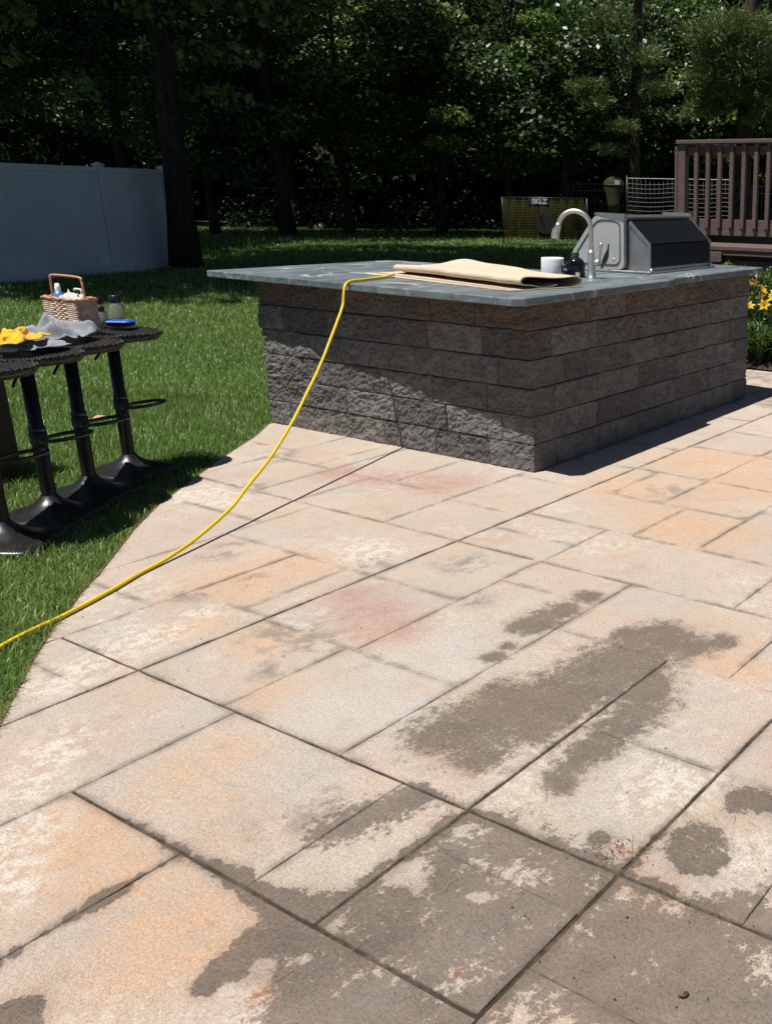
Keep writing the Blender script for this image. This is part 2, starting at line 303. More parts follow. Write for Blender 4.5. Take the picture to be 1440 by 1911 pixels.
STONES=[(-2.45,-2.0,-.83,-.41),(-2.45,-2.0,-1.32,-.83),(-2.0,-1.51,-.865,-.41),(-1.51,-1.03,-.865,-.41),(-2.0,-1.27,-1.32,-.865),(-1.27,-1.03,-1.32,-.865),
(-2.45,-1.51,-1.775,-1.32),(-1.51,-1.03,-2.0,-1.32),(-1.51,-1.03,-2.7,-2.0),(-2.45,-1.985,-2.225,-1.775),(-1.985,-1.51,-2.225,-1.775),
(-1.03,-.8,-.87,-.41),(-.8,-.56,-.87,-.41),(-1.03,-.56,-1.76,-.87),(-.56,-.09,-1.01,-.41),(-.56,-.09,-1.34,-1.01),(-.09,.385,-.56,-.41),(-.09,.385,-.87,-.56),(-.09,.385,-1.34,-.87),
(.385,.99,-.87,-.41),(.385,.99,-1.34,-.87),(.99,1.46,-.87,-.41),(.99,1.46,-1.34,-.87),(1.46,2.4,-.87,-.41),(1.46,1.93,-1.34,-.87),(1.93,2.4,-1.34,-.87),(2.4,2.87,-1.34,-.41),(2.87,3.7,-.87,-.41),(2.87,3.7,-1.34,-.87),
(-.09,.37,-.41,.05),(.37,.86,-.41,.05),(.86,1.8,-.41,.05),(1.8,2.27,-.41,.05),(2.27,2.75,-.41,.05),(2.75,3.22,-.41,.05),(3.22,3.7,-.41,.3),(2.45,3.22,.05,.6),(3.22,3.7,.3,.95),(2.45,3.22,.6,1.6),(3.22,3.7,.95,1.6),(2.45,3.7,1.6,2.4),
(-1.03,-.61,-.41,.05),(-.61,-.09,-.41,.05),(-1.03,-.55,.05,.65),(-.55,.05,.05,.5),(-.55,.05,.5,.955),(-1.03,-.55,.65,.955),(-1.03,-.55,.955,1.46),(-.55,.05,.955,1.1),(-.55,.05,1.1,1.46),(-.4,.05,1.46,2.4),(-1.03,-.4,1.46,2.4),
(-1.51,-1.03,-.41,.5),(-1.33,-1.03,.5,1.6),(-2.2,-1.33,.5,1.5),(-2.13,-1.51,.03,.5),(-2.6,-2.13,.03,.5),(-2.45,-1.98,-.41,.03),(-1.98,-1.51,-.27,.03),(-1.98,-1.51,-.41,-.27),
(-2.6,-2.45,-.41,.03),(-3.1,-2.6,-.41,.03),(-3.4,-2.45,-.89,-.41),(-2.91,-2.45,-1.56,-.89),(-2.91,-2.45,-1.78,-1.56),(-3.7,-2.91,-1.34,-.89),(-3.7,-2.91,-2.23,-1.34),(-2.91,-2.6,-2.225,-1.78),(-2.6,-2.45,-2.225,-1.78),
(-2.77,-2.45,-2.9,-2.225),(-3.4,-2.77,-2.9,-2.225),(-2.45,-1.985,-2.53,-2.225),(-2.45,-1.985,-3.0,-2.53),(-1.985,-1.51,-2.7,-2.225),
(-1.03,-.56,-2.23,-1.76),(-.56,.05,-1.76,-1.34),(-.56,-.09,-2.23,-1.76),(.05,.72,-1.76,-1.34),(-.09,.72,-2.23,-1.76),(.72,1.3,-2.23,-1.34),(1.3,2.4,-1.8,-1.34),(2.4,3.7,-1.9,-1.34),(-1.03,-.1,-3.5,-2.23),(-.1,1.3,-3.5,-2.23),(1.3,2.4,-3.5,-1.8),(2.4,3.7,-3.5,-1.9),(-1.985,-1.03,-3.2,-2.7),(-4.4,-3.4,-3.2,-2.23),(-4.4,-3.7,-2.23,-1.34),(-3.4,-2.45,-3.5,-2.9),(-2.45,-1.985,-3.5,-3.0)]
MAINX=(-2.45,-1.03,-2.91,.385); MAINY=(-.41,-2.225,-1.775,-1.78,-2.23)
JM=mat_joint(); SM=mat_stone()
pb=MB(); pb.prism(PATIO[::-1],2,-.10,-.0055)
patio=pb.build('patio',JM); tag(patio,kind='structure')
def stone(rect,i):
    rnd=random.Random(i); x0,x1,y0,y1=rect
    def j(v,main): return (.0042 if any(abs(v-m)<.012 for m in main) else .0003)+rnd.uniform(0,.0006)
    poly=clip_rect(PATIO,x0+j(x0,MAINX),x1-j(x1,MAINX),y0+j(y0,MAINY),y1-j(y1,MAINY))
    pp=[]
    for q in poly:
        if not pp or math.dist(q,pp[-1])>1e-4: pp.append(q)
    if len(pp)>1 and math.dist(pp[0],pp[-1])<1e-4: pp.pop()
    if len(pp)<3 or abs(area(pp))<.004: return None
    if area(pp)<0: pp=pp[::-1]
    den=[]
    for a in range(len(pp)):
        p,q=pp[a],pp[(a+1)%len(pp)]; n=max(1,int(math.dist(p,q)/.045))
        den+=[(p[0]+(q[0]-p[0])*t/n,p[1]+(q[1]-p[1])*t/n) for t in range(n)]
    n=len(den); rings=[]
    def off(d,k):
        out=[]
        for a in range(n):
            p,q,r_=den[a-1],den[a],den[(a+1)%n]
            tx,ty=r_[0]-p[0],r_[1]-p[1]; l=math.hypot(tx,ty)+1e-9; w_=d+.0016*nz(q[0]+k,q[1],i*.37,19)+.0022*nz(q[0],q[1]+k,i*.7,60)
            out.append((q[0]-ty/l*w_,q[1]+tx/l*w_))
        return out
    o1=off(.0006,0); o2=off(.0032,3); lift=rnd.uniform(-.0010,.0008)
    vs=[(x,y,-.0080) for x,y in o1]+[(x,y,-.0030+lift) for x,y in o1]+[(x,y,lift) for x,y in o2]
    fs=[tuple(range(2*n,3*n))]
    for k in range(2): fs+=[(k*n+a,k*n+(a+1)%n,(k+1)*n+(a+1)%n,(k+1)*n+a) for a in range(n)]
    m=MB(); m.add(vs,fs); m.sm=[False]+[True]*(len(fs)-1)
    import bmesh
    bm=bmesh.new(); bv=[bm.verts.new(v) for v in vs]
    for f_,sm_ in zip(fs,m.sm): bm.faces.new([bv[a] for a in f_]).smooth=sm_
    vis=x1>-4 and x0<2.2 and y1>-2.9
    g_=.026 if vis and x0<-.5 else .06
    for ax,a,b in((0,x0,x1),(1,y0,y1)) if vis else ():
        for t in np.arange(a+g_,b-.008,g_):
            fc=[f_ for f_ in bm.faces if f_.normal.z>.9 and f_.calc_center_median().z>lift-.001] if False else bm.faces[:]
            geo=[f_ for f_ in fc if min(v.co[ax] for v in f_.verts)<t<max(v.co[ax] for v in f_.verts)]
            ed=set(e for f_ in geo for e in f_.edges); vv=set(v for f_ in geo for v in f_.verts)
            co=[0,0,0]; co[ax]=t; no=[0,0,0]; no[ax]=1
            bmesh.ops.bisect_plane(bm,geom=geo+list(ed)+list(vv),plane_co=co,plane_no=no)
    me=bpy.data.meshes.new('paving_stone'); bm.normal_update(); bm.to_mesh(me); bm.free(); me.materials.append(SM)
    xy=np.array([v.co[:2] for v in me.vertices])
    rim=np.minimum(np.minimum(xy[:,0]-x0,x1-xy[:,0]),np.minimum(xy[:,1]-y0,y1-xy[:,1])).clip(0,1)
    me.attributes.new('rim','FLOAT','POINT').data.foreach_set('value',rim.astype(np.float32))
    for nm,val in stain_fields(xy).items(): me.attributes.new(nm,'FLOAT','POINT').data.foreach_set('value',val.astype(np.float32))
    return link('paving_stone',me,patio)
for i,r_ in enumerate(STONES): stone(r_,i)
# ------------------------------------------------------------------ stone island
def mat_block(name='split_face_block',tint=None):
    k=N(name,.92,.25); p=k.pos(); r=k.rnd()
    sh=k.vadd(p,k.vscale(k.n('ShaderNodeCombineXYZ',{'X':r,'Y':r,'Z':r}).outputs[0],9.0))
    a=k.noise(7,5,.6,sh,1.6); b=k.noise(40,5,.7,sh); c=k.noise(170,3,.8,sh)
    base=k.mix(k.mr(r,0,1),(.110,.104,.100),(.195,.187,.180))
    col_=k.mix(k.mr(a,.42,.62,0,.6),base,(.085,.079,.075)); col_=k.mix(k.mr(a,.36,.28,0,.4),col_,(.26,.245,.23))
    col_=k.mix(k.mr(b,.52,.7,0,.5),col_,(.30,.27,.24)); col_=k.mix(k.mr(c,.55,.7,0,.5),col_,(.055,.05,.046)); col_=k.mix(k.mr(c,.42,.3,0,.4),col_,(.38,.35,.32))
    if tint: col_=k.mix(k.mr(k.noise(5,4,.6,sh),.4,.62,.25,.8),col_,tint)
    k.set('Base Color',col_); k.bump(k.ma('ADD',k.ma('MULTIPLY',b,.7),k.ma('MULTIPLY',c,.5)),.9,.012); return k.m
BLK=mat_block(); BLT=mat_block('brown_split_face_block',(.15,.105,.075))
island=thing('stone_island',(0,0,0),'L-shaped outdoor kitchen island of dark split-face stone blocks with a slate counter','kitchen island')
HB=.1524
def rock_block(x0,x1,y0,y1,k,faces):             # faces: outward sides that are rough ('-x','-y','+x','+y')
    z0=k*HB+.0016; z1=(k+1)*HB-.0016; g=.011
    def lin(a,b): n=max(2,int(round((b-a)/g))+1); q=np.linspace(a,b,n); return np.concatenate([[a,a+.0035],q[1:-1],[b-.0035,b]])
    gx,gy,gz=lin(x0,x1),lin(y0,y1),lin(z0,z1)
    m=MB(); lay=random.uniform(-.004,.005)
    def disp(x,y,z,on):
        d=np.zeros(3)
        for f in on:
            ez=min(z-z0,z1-z); e=ez
            if f[1]=='x':
                if '-y' not in faces: e=min(e,y-y0)
                if '+y' not in faces: e=min(e,y1-y)
            else:
                if '-x' not in faces: e=min(e,x-x0)
                if '+x' not in faces: e=min(e,x1-x)
            t=min(1,e/.005); t=t*t*(3-2*t)
            n_=.009*nz(x,y,z,6)+.008*nz(x+5,y,z,17)+.007*nz(x,y+7,z,44)+.0055*nz(x,y,z+3,90)
            a=-.0018+(.005+lay+n_)*t
            d[0 if f[1]=='x' else 1]+=a*(-1 if f[0]=='-' else 1)
        return d
    def face(f):
        rough=f in faces
        if f[1]=='x':
            xx=x0 if f[0]=='-' else x1; us=gy if rough else (y0,y1); mk=lambda u,v:(xx,u,v)
        elif f[1]=='y':
            yy=y0 if f[0]=='-' else y1; us=gx if rough else (x0,x1); mk=lambda u,v:(u,yy,v)
        vz=gz if rough else (z0,z1); vs=[]
        for u in us:
            for v in vz:
                q=mk(u,v); on=[]
                for ff in faces:
                    ax=0 if ff[1]=='x' else 1; lim={'-x':x0,'+x':x1,'-y':y0,'+y':y1}[ff]
                    if abs(q[ax]-lim)<1e-6: on.append(ff)
                vs.append(np.array(q)+disp(*q,on))
        nu,nv=len(us),len(vz)
        fs=[(i*nv+j,(i+1)*nv+j,(i+1)*nv+j+1,i*nv+j+1) for i in range(nu-1) for j in range(nv-1)]
        if f in('-x','+y'): fs=[q[::-1] for q in fs]
        m.add(vs,fs,False)
    for f in('-x','+x','-y','+y'): face(f)
    for zz,flip in((z0,True),(z1,False)):
        q=[(x0,y0,zz),(x1,y0,zz),(x1,y1,zz),(x0,y1,zz)]; m.add(q,[(3,2,1,0) if flip else (0,1,2,3)])
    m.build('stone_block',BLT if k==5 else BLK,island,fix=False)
random.seed(4)
LY=[[.314,.72,1.13,1.555,1.967],[.214,.615,1.005,1.433,1.859],[.313,.718,1.133,1.568,1.964],[.223,.628,1.043,1.447,1.856],[.329,.73,1.138,1.546,1.95],[.373,.70,1.029,1.44,1.851]]
RX=[[.2,.605,1.037,1.445,1.88,2.303],[.297,.588,1.041,1.48,1.916,2.3],[.189,.606,1.036,1.476,1.9,2.3],[.291,.497,.918,1.34,1.777,2.212],[.176,.60,1.023,1.494,1.80,2.082],[.285,.496,.909,1.33,1.764,2.207]]
LEN_L,LEN_R,DEP_L,DEP_R=2.165,2.505,1.22,.92; T=.19; G=.0019
for k in range(6):
    ly,rx=LY[k],RX[k]
    rock_block(0,rx[0]-G,0,ly[0]-G,k,('-x','-y'))                     # near corner
    for a,b in zip(ly,ly[1:]): rock_block(0,T,a+G,b-G,k,('-x',))
    rock_block(0,.3,ly[-1]+G,LEN_L,k,('-x','+y'))                      # far end of the sunny side
    for a,b in zip(rx,rx[1:]): rock_block(a+G,b-G,0,T,k,('-y',))
    rock_block(rx[-1]+G,LEN_R,0,.28,k,('-y','+x'))
    e=.05*(k%2)
    for a,b in((.3,.72+e),(.72+e,DEP_L)): rock_block(a+G,b-G,LEN_L-T,LEN_L,k,('+y',) if b<DEP_L else ('+y','+x'))
    for a,b in((.28,.6+e),(.6+e,DEP_R)): rock_block(LEN_R-T,LEN_R,a+G,b-G,k,('+x',) if b<DEP_R else ('+x','+y'))
    for a,b in((DEP_L,1.7+e),(1.7+e,LEN_R-T)): rock_block(a+G,b-G,DEP_R-T,DEP_R,k,('+y',))
    for a,b in((DEP_R,1.4+e),(1.4+e,LEN_L-T)): rock_block(DEP_L-T,DEP_L,a+G,b-G,k,('+x',))
DK=simple('light_block_dark',(.06,.055,.05),.9)
c_=MB(); c_.box((.03,.03,.0),(DEP_L-.03,LEN_L-.03,.905)); c_.box((DEP_L-.029,.03,.001),(LEN_R-.03,DEP_R-.03,.904)); c_.build('light_block_core',DK,island)  # unseen dark inner box, added to block light inside the island
def mat_counter():
    k=N('slate_quartzite',.3,.5); p=k.pos()
    q=k.mapping(p,(0,0,0),(0,0,R(-25)),(1,3.0,1)); a=k.noise(2.2,6,.62,q,1.2); b=k.noise(60,4,.7,p)
    c=k.mix(k.mr(a,.35,.65),(.085,.108,.125),(.165,.195,.215)); c=k.mix(k.mr(k.noise(7,5,.7,q,.8),.56,.7,0,.6),c,(.30,.325,.335))
    def vein(rot,sc,off,wd,br):
        v=k.mapping(p,off,(0,0,R(rot)),(1,1,1)); n=k.noise(sc,3,.5,v,.7); d=k.ma('ABSOLUTE',k.ma('SUBTRACT',n,.5)); return k.ma('MULTIPLY',k.mr(d,wd,0),k.mr(k.noise(1.6,2,.5,v),.45,br))
    v=k.ma('MAXIMUM',vein(20,1.5,(0,0,0),.016,.56),vein(70,1.1,(4,2,1),.010,.58))
    c=k.mix(k.ma('MULTIPLY',v,.75),c,(.55,.52,.46)); c=k.mix(k.mr(b,.6,.75,0,.4),c,(.03,.035,.04))
    k.set('Base Color',c); k.set('Roughness',k.mr(k.noise(9,4,.6,p),.3,.7,.34,.55)); k.bump(k.ma('ADD',k.noise(16,5,.6,p),k.ma('MULTIPLY',b,.3)),.12,.008); return k.m
TOP=[(-.25,-.10),(-.20,-.15),(1.22,-.125),(1.262,-.118),(1.268,-.08),(1.29,-.068),(2.64,-.045),(2.74,.93),(1.36,.93),(1.36,2.45),(-.105,2.49)]
def slab(poly,z0,z1,ch,wav=.0012):
    pp=[]
    for a in range(len(poly)):
        p,q=poly[a],poly[(a+1)%len(poly)]; n=max(1,int(math.dist(p,q)/.03)); pp+=[(p[0]+(q[0]-p[0])*t/n,p[1]+(q[1]-p[1])*t/n) for t in range(n)]
    n=len(pp)
    def ring(d,z,s):
        o=[]
        for a in range(n):
            p,q,r_=pp[a-1],pp[a],pp[(a+1)%n]; tx,ty=r_[0]-p[0],r_[1]-p[1]; l=math.hypot(tx,ty)+1e-9; e=d+wav*s*nz(q[0],q[1],z,25)
            o.append((q[0]-ty/l*e,q[1]+tx/l*e,z+wav*.4*nz(q[0],q[1],z,9)))
        return o
    rr=[ring(ch,z0,0),ring(0,z0+ch,2),ring(0,(z0+z1)/2,3),ring(0,z1-ch,2),ring(ch,z1,0)]
    m=MB(); fs=[tuple(range(n-1,-1,-1)),tuple(range(4*n,5*n))]
    for k in range(4): fs+=[(k*n+a,k*n+(a+1)%n,(k+1)*n+(a+1)%n,(k+1)*n+a) for a in range(n)]
    return m.add(sum(rr,[]),fs)
ct=slab(TOP,.916,.9552,.004).build('countertop',mat_counter(),island,fix=False); ct['label']='blue-grey veined slate countertop slab'
# ------------------------------------------------------------------ things on the counter
ZC=.9458
BLACK=simple('black_plastic',(.012,.012,.013),.35); STEEL=N('brushed_nickel',.44,.5,1.0,(.66,.63,.585)).m
def mat_grill(name,c,rough,metal):
    k=N(name,rough,.5,metal); o=k.obj(); f=k.noise(9,4,.6,o); k.set('Base Color',k.mix(f,tuple(np.array(c)*.85),tuple(np.array(c)*1.15)))
    k.set('Roughness',k.mr(k.noise(22,5,.65,o),.3,.7,rough*.8,rough*1.25))
    if c[0]<.02: k.b.inputs['Specular IOR Level'].default_value=.22
    return k.m
GREY=mat_grill('grill_grey_casting',(.40,.405,.41),.45,.1); GBLK=mat_grill('grill_black_enamel',(.006,.006,.0065),.42,0); STN=mat_grill('grill_stainless',(.42,.41,.40),.38,.9); GTOP=mat_grill('grill_dark_hood',(.10,.10,.10),.4,.4)
gx0,gx1=1.60,2.41
gr=thing('gas_grill',(2.0,.55,ZC),'built-in gas grill with grey end caps and black sloped front on the counter','grill'); GO=(2.0,.55,ZC)
def rounded(poly,r,n=5):
    out=[]
    for i in range(len(poly)):
        p=np.array(poly[i-1]);q=np.array(poly[i]);s_=np.array(poly[(i+1)%len(poly)])
        a=(p-q)/np.linalg.norm(p-q);b=(s_-q)/np.linalg.norm(s_-q); d=min(r,np.linalg.norm(p-q)*.45,np.linalg.norm(s_-q)*.45)
        for t in np.linspace(0,1,n): out.append(tuple((q+a*d)*(1-t)**2+2*q*t*(1-t)+(q+b*d)*t*t))
    return out
cap=[(.475,.965),(.475,1.305),(.70,1.312),(.90,1.06),(.91,.965)]
for side,x in((-1,gx0),(1,gx1)):
    xa,xb=(x-.034,x-.004) if side<0 else (x+.004,x+.034)
    m=MB(); m.prism(rounded(cap,.045),0,xa,xb); e=m.build('end_cap',GREY,gr,GO)
    xo=xa if side<0 else xb; d=-.004 if side<0 else .004
    ins=rounded([(.505,.995),(.505,1.275),(.685,1.28),(.868,1.05),(.872,.995)],.05)
    m=MB(); m.tube([(xo+d*.2,p,q) for p,q in ins],.0045,6,closed=True); m.build('embossed_rim',GTOP,e,GO)
    m=MB(); sl_=[(.60+.055*math.cos(t),1.005+.10*math.sin(t)) for t in np.linspace(.35,2.75,14)]
    m=MB(); arc=[(.655-.06*math.sin(t*1.5),.97+.155*t) for t in np.linspace(0,1,12)]
    m.prism([(p+.004+.016*math.sin(math.pi*min(1,i/9)),q) for i,(p,q) in enumerate(arc)]+[(p-.004-.012*math.sin(math.pi*min(1,i/9)),q) for i,(p,q) in list(enumerate(arc))[::-1]],0,xo+d,xo+d*.1); m.build('slot',BLACK,e,GO)
    m=MB(); m.lathe([(0,.004),(.006,.003),(.007,0)],(0,0,0),10); m.v=[(xo+(-1 if side<0 else 1)*z,.555+y,1.03+x_) for x_,y,z in m.v]; m.build('bolt',STEEL,e,GO)
    m=MB(); m.prism([(.475-.003,1.27),(.475-.003,1.318),(.70,1.323),(.71,1.31)],0,xa-.002,xb+.002); m.build('bright_edge',STN,e,GO)
m=MB(); m.prism(rounded([(.478,1.275),(.478,1.300),(.70,1.306),(.86,1.08),(.84,1.06),(.68,1.28)],.012,3),0,gx0-.003,gx1+.003); m.build('hood_shell',GTOP,gr,GO)
prof=[(.305,.962),(.305,1.127),(.458,1.262),(.60,1.262),(.84,1.06),(.84,.962)]
m=MB(); m.prism(prof,0,gx0+.012,gx1-.012); m.build('firebox',STN,gr,GO)
ny=np.array([.135,-.153]); ny=ny/np.linalg.norm(ny)   # slope
m=MB(); m.prism([(.3045,1.130),(.298,1.136),(.447,1.268),(.4575,1.2625)],0,gx0+.02,gx1-.02); m.build('sloped_panel',GBLK,gr,GO)
m=MB(); m.prism([(.296,.985),(.296,1.128),(.3045,1.128),(.3045,.985)],0,gx0+.02,gx1-.02); m.build('front_panel',GBLK,gr,GO)
m=MB(); m.prism([(.294,.968),(.294,.982),(.3045,.982),(.3045,.968)],0,gx0+.005,gx1-.005); m.build('front_trim',STN,gr,GO)
for x in(gx0-.001,gx1-.011):
    m=MB(); m.prism([(.292,.96),(.292,1.132),(.448,1.274),(.462,1.264),(.306,1.125),(.306,.96)],0,x+(-.0005),x+.0125); m.build('side_trim',STN,gr,GO)
m=MB(); m.prism([(.455,1.255),(.455,1.272),(.474,1.272),(.474,1.255)],0,gx0+.03,gx1-.03); m.build('gap_seal',BLACK,gr,GO)
m=MB(); m.box((gx0-.04,.272,ZC+.0003),(gx1+.04,.93,ZC+.016),.006); m.build('base_flange',STN,gr,GO)
for x in(gx0+.004,gx1-.004):
    m=MB(); m.lathe([(.0,.02),(.008,.018),(.011,.008),(.012,0)],(x,.285,ZC+.014),12); m.build('corner_bolt',STEEL,gr,GO)

# faucet
FB=np.array([1.03,.35]); dL=-RT*.93+FW*.05; dL=dL/np.linalg.norm(dL)
fa=thing('faucet',(FB[0],FB[1],ZC),'brushed nickel gooseneck faucet standing on the counter','faucet'); FO=(FB[0],FB[1],ZC)
def fp(u,z): return (FB[0]+dL[0]*u,FB[1]+dL[1]*u,ZC+z)
m=MB(); m.lathe([(.0,0),(.033,0),(.033,.006),(.027,.012),(.0245,.06),(.0215,.13),(.0195,.145),(.0215,.148),(.0215,.156),(.0175,.16),(.0155,.17),(0,.171)],FO,24); m.build('base_column',STEEL,fa,FO)
pts=[fp(0,z) for z in(.165,.22,.28)]+[fp(.098-.098*math.cos(t),.295+.098*math.sin(t)) for t in np.linspace(.05,math.pi*.93,18)]
m=MB(); m.tube(pts,[.0145]*len(pts),14); m.build('gooseneck',STEEL,fa,FO)
tp=np.array(pts[-1]); td=(np.array(pts[-1])-np.array(pts[-2])); td/=np.linalg.norm(td)
m=MB(); m.tube([tp-td*.005,tp+td*.004,tp+td*.012,tp+td*.055,tp+td*.085,tp+td*.088],[.0155,.0185,.0185,.0215,.025,.021],16); hd=m.build('spray_head',STEEL,fa,FO)
m=MB(); m.obox(tp+td*.045+np.array([dL[0],dL[1],0])*.023,td,np.cross(td,[0,0,1.]),np.array([dL[0],dL[1],0]),.022,.008,.004); m.build('spray_button',STEEL,hd,FO)
m=MB(); m.tube([fp(-.012,.085),fp(-.04,.10),fp(-.05,.105)],[.017,.018,.014],12); m.build('valve_body',STEEL,fa,FO)
m=MB(); m.tube([fp(-.046,.10),fp(-.052,.13),fp(-.058,.18),fp(-.060,.205),fp(-.061,.212)],[.011,.0085,.0095,.0115,.008],10); m.build('lever',STEEL,fa,FO)

# paper roll
pr=thing('paper_roll',(1.17,.755,ZC),'white paper towel roll standing on the counter beside the rolled mat','paper roll'); PO=(1.17,.755,ZC)
k=N('tissue_paper',.95,.1); f=k.noise(55,3,.6,k.obj()); k.set('Base Color',k.mix(f,(.72,.73,.74),(.82,.82,.82))); k.bump(f,.35,.004); PAP=k.m
m=MB(); pf=[(.020,.101),(.020,.0),(.071,.0),(.0735,.01),(.0725,.05),(.0735,.095),(.071,.103),(.024,.104),(.020,.101)]; m.lathe(pf,PO,36); 
m.v=[(x+.0022*nz(x,y,z,22),y+.0022*nz(y,x,z,20),z) for x,y,z in m.v]; m.build('paper',PAP,pr,PO)
m=MB(); m.lathe([(.0192,.001),(.0192,.1015),(.0175,.1015),(.0175,.001)],PO,20); m.build('core_tube',simple('cardboard',(.30,.21,.13),.9),pr,PO)

# black bottle with green cap
bt=thing('black_bottle',(1.085,.51,ZC),'round black bottle with a green cap next to the faucet','bottle'); BO=(1.085,.51,ZC)
m=MB(); m.lathe([(0,0),(.052,0),(.059,.006),(.061,.03),(.056,.046),(.0605,.056),(.061,.072),(.055,.092),(.042,.108),(.025,.118),(.019,.121),(.019,.128),(0,.128)],BO,28); m.build('body',simple('glossy_black_plastic',(.010,.010,.012),.16),bt,BO)
m=MB(); pr_=[]; 
for a in range(40):
    t=2*math.pi*a/40; pr_.append((.0225+(.0012 if a%2 else 0),t))
m.add([(BO[0]+r_*math.cos(t),BO[1]+r_*math.sin(t),BO[2]+z) for z in(.124,.146) for r_,t in pr_],[tuple(range(40,80))]+[(i,(i+1)%40,40+(i+1)%40,40+i) for i in range(40)]); m.build('cap',simple('green_cap_plastic',(.006,.10,.045),.35),bt,BO)
va=math.atan2(-FW[1],-FW[0])
m=MB(); m.grid(9,5,lambda u,v:(BO[0]+.0618*math.cos(va+.55-.45*u),BO[1]+.0618*math.sin(va+.55-.45*u),BO[2]+.012+.022*v)); m.build('paper_label',PAP,bt,BO)
m=MB(); m.tube([(BO[0]+.06*math.cos(va-.9),BO[1]+.06*math.sin(va-.9),BO[2]+.03),(BO[0]+.085*math.cos(va-1.2),BO[1]+.085*math.sin(va-1.2),BO[2]+.035),(BO[0]+.085*math.cos(va-1.2),BO[1]+.085*math.sin(va-1.2),BO[2]+.065),(BO[0]+.058*math.cos(va-.9),BO[1]+.058*math.sin(va-.9),BO[2]+.07)],.010,8); m.build('handle',BLACK,bt,BO)

# folded outdoor mat ------------------------------------------------
def mat_rug(name,stripes):
    k=N(name,.95,.15); o=k.obj(); s_=k.n('ShaderNodeSeparateXYZ',{0:o})
    w1=k.n('ShaderNodeTexWave',{'Vector':o,'Scale':52.0,'Distortion':.6,'Detail':2.0},wave_type='BANDS',bands_direction='X').outputs['Fac']
    w2=k.n('ShaderNodeTexWave',{'Vector':o,'Scale':70.0,'Distortion':.4},wave_type='BANDS',bands_direction='Y').outputs['Fac']
    c=k.mix(k.noise(6,4,.6,o),(.60,.475,.36),(.70,.57,.45)); c=k.mix(k.mr(w1,.2,.0,0,.45),c,(.30,.22,.14)); c=k.mix(k.mr(k.noise(90,3,.7,o),.55,.75,0,.35),c,(.35,.26,.17))
    if stripes:
        yy=k.ma('MULTIPLY',s_.outputs['Y'],-1.0); a=k.ma('MULTIPLY',k.mr(yy,.075,.070),k.mr(yy,.004,.008))
        b=k.n('ShaderNodeTexWave',{'Vector':o,'Scale':9.0,'Distortion':.5},wave_type='BANDS',bands_direction='X').outputs['Fac']
        c=k.mix(k.ma('MULTIPLY',a,k.mr(b,.42,.5)),c,(.03,.028,.026)); c=k.mix(k.ma('MULTIPLY',a,k.mr(w2,.6,.8,0,.5)),c,(.6,.55,.47))
    k.set('Base Color',c); k.bump(k.ma('ADD',w1,k.ma('MULTIPLY',w2,.5)),.5,.004); return k.m
rg=thing('outdoor_mat',(.08,.18,ZC),'beige woven outdoor mat folded over on itself on the slate counter','mat')
rg.rotation_euler=(0,0,math.atan2(1.41,.35))     # local x runs along the mat, local -y away
m=MB()
def base(u,v):
    x=1.50*u; y=.005+.465*v; return (x,-y+(.04*u),.0032+.0015*nz(x,y,0,9))
nu,nv=60,22
top=[base(i/(nu-1),j/(nv-1)) for i in range(nu) for j in range(nv)]
def shell(mb,pts,nu,nv,th):
    P=np.array(pts).reshape(nu,nv,3); du=np.gradient(P,axis=0); dv=np.gradient(P,axis=1); nn=np.cross(du,dv); nn/=np.linalg.norm(nn,axis=2,keepdims=True)+1e-12
    A=P+nn*th/2; B=P-nn*th/2; vs=list(A.reshape(-1,3))+list(B.reshape(-1,3)); q=nu*nv; fs=[]
    for i in range(nu-1):
        for j in range(nv-1):
            a=i*nv+j; fs+=[(a,a+nv,a+nv+1,a+1),(q+a,q+a+1,q+a+nv+1,q+a+nv)]
    for i in range(nu-1):
        for j in(0,nv-1): a=i*nv+j; fs.append((a,a+nv,q+a+nv,q+a))
    for j in range(nv-1):
        for i in(0,nu-1): a=i*nv+j; fs.append((a,a+1,q+a+1,q+a))
    mb.add(vs,fs,True)
shell(m,top,nu,nv,.005); 
RU1=mat_rug('woven_mat_border',True); RU2=mat_rug('woven_mat_field',False)
# object y is negative away from the viewer side: flip so stripes sit at the near edge
lo=m.build('lower_layer',RU1,rg); 
# key profile across the fold (distance from near edge, height)
PRF=np.array([(.30,.022),(.24,.010),(.18,.012),(.12,.026),(.075,.028),(.052,.036),(.048,.052),(.062,.066),(.10,.070),(.17,.064),(.26,.056),(.36,.056),(.43,.058),(.468,.050),(.478,.034),(.462,.018),(.42,.010)])
def prof(t):
    s_=t*(len(PRF)-1); i=min(int(s_),len(PRF)-2); f=s_-i
    p0,p1,p2,p3=PRF[max(i-1,0)],PRF[i],PRF[i+1],PRF[min(i+2,len(PRF)-1)]
    return .5*((2*p1)+(-p0+p2)*f+(2*p0-5*p1+4*p2-p3)*f*f+(-p0+3*p1-3*p2+p3)*f**3)
def fold(u,v):
    x=.01+1.36*u; d,h=prof(v)
    sq=1-.42*max(0,(x-.55)/.85)**1.2; d=.06*(x/1.4)*.3+.068+(d-.04)*sq*.95
    lift=math.exp(-((x-1.04)/.17)**2)*max(0,(d-.14))*.17+math.exp(-((x-.72)/.22)**2)*max(0,d-.2)*.08
    h2=.008+(h-.008)*(1-.25*max(0,x-.9)/.5)+(lift if h>.04 else lift*.5)
    h2+=.003*nz(x,d,0,6)
    return (x,-(d+.02*u),h2)
nu,nv=70,64
m=MB(); shell(m,[fold(i/(nu-1),j/(nv-1)) for i in range(nu) for j in range(nv)],nu,nv,.006); m.build('folded_layer',RU2,rg)

for t_ in (gr,fa,pr,bt,rg): t_.location=(t_.location[0]-.08,t_.location[1]-.065,t_.location[2]+.0098)
ZC=.9556
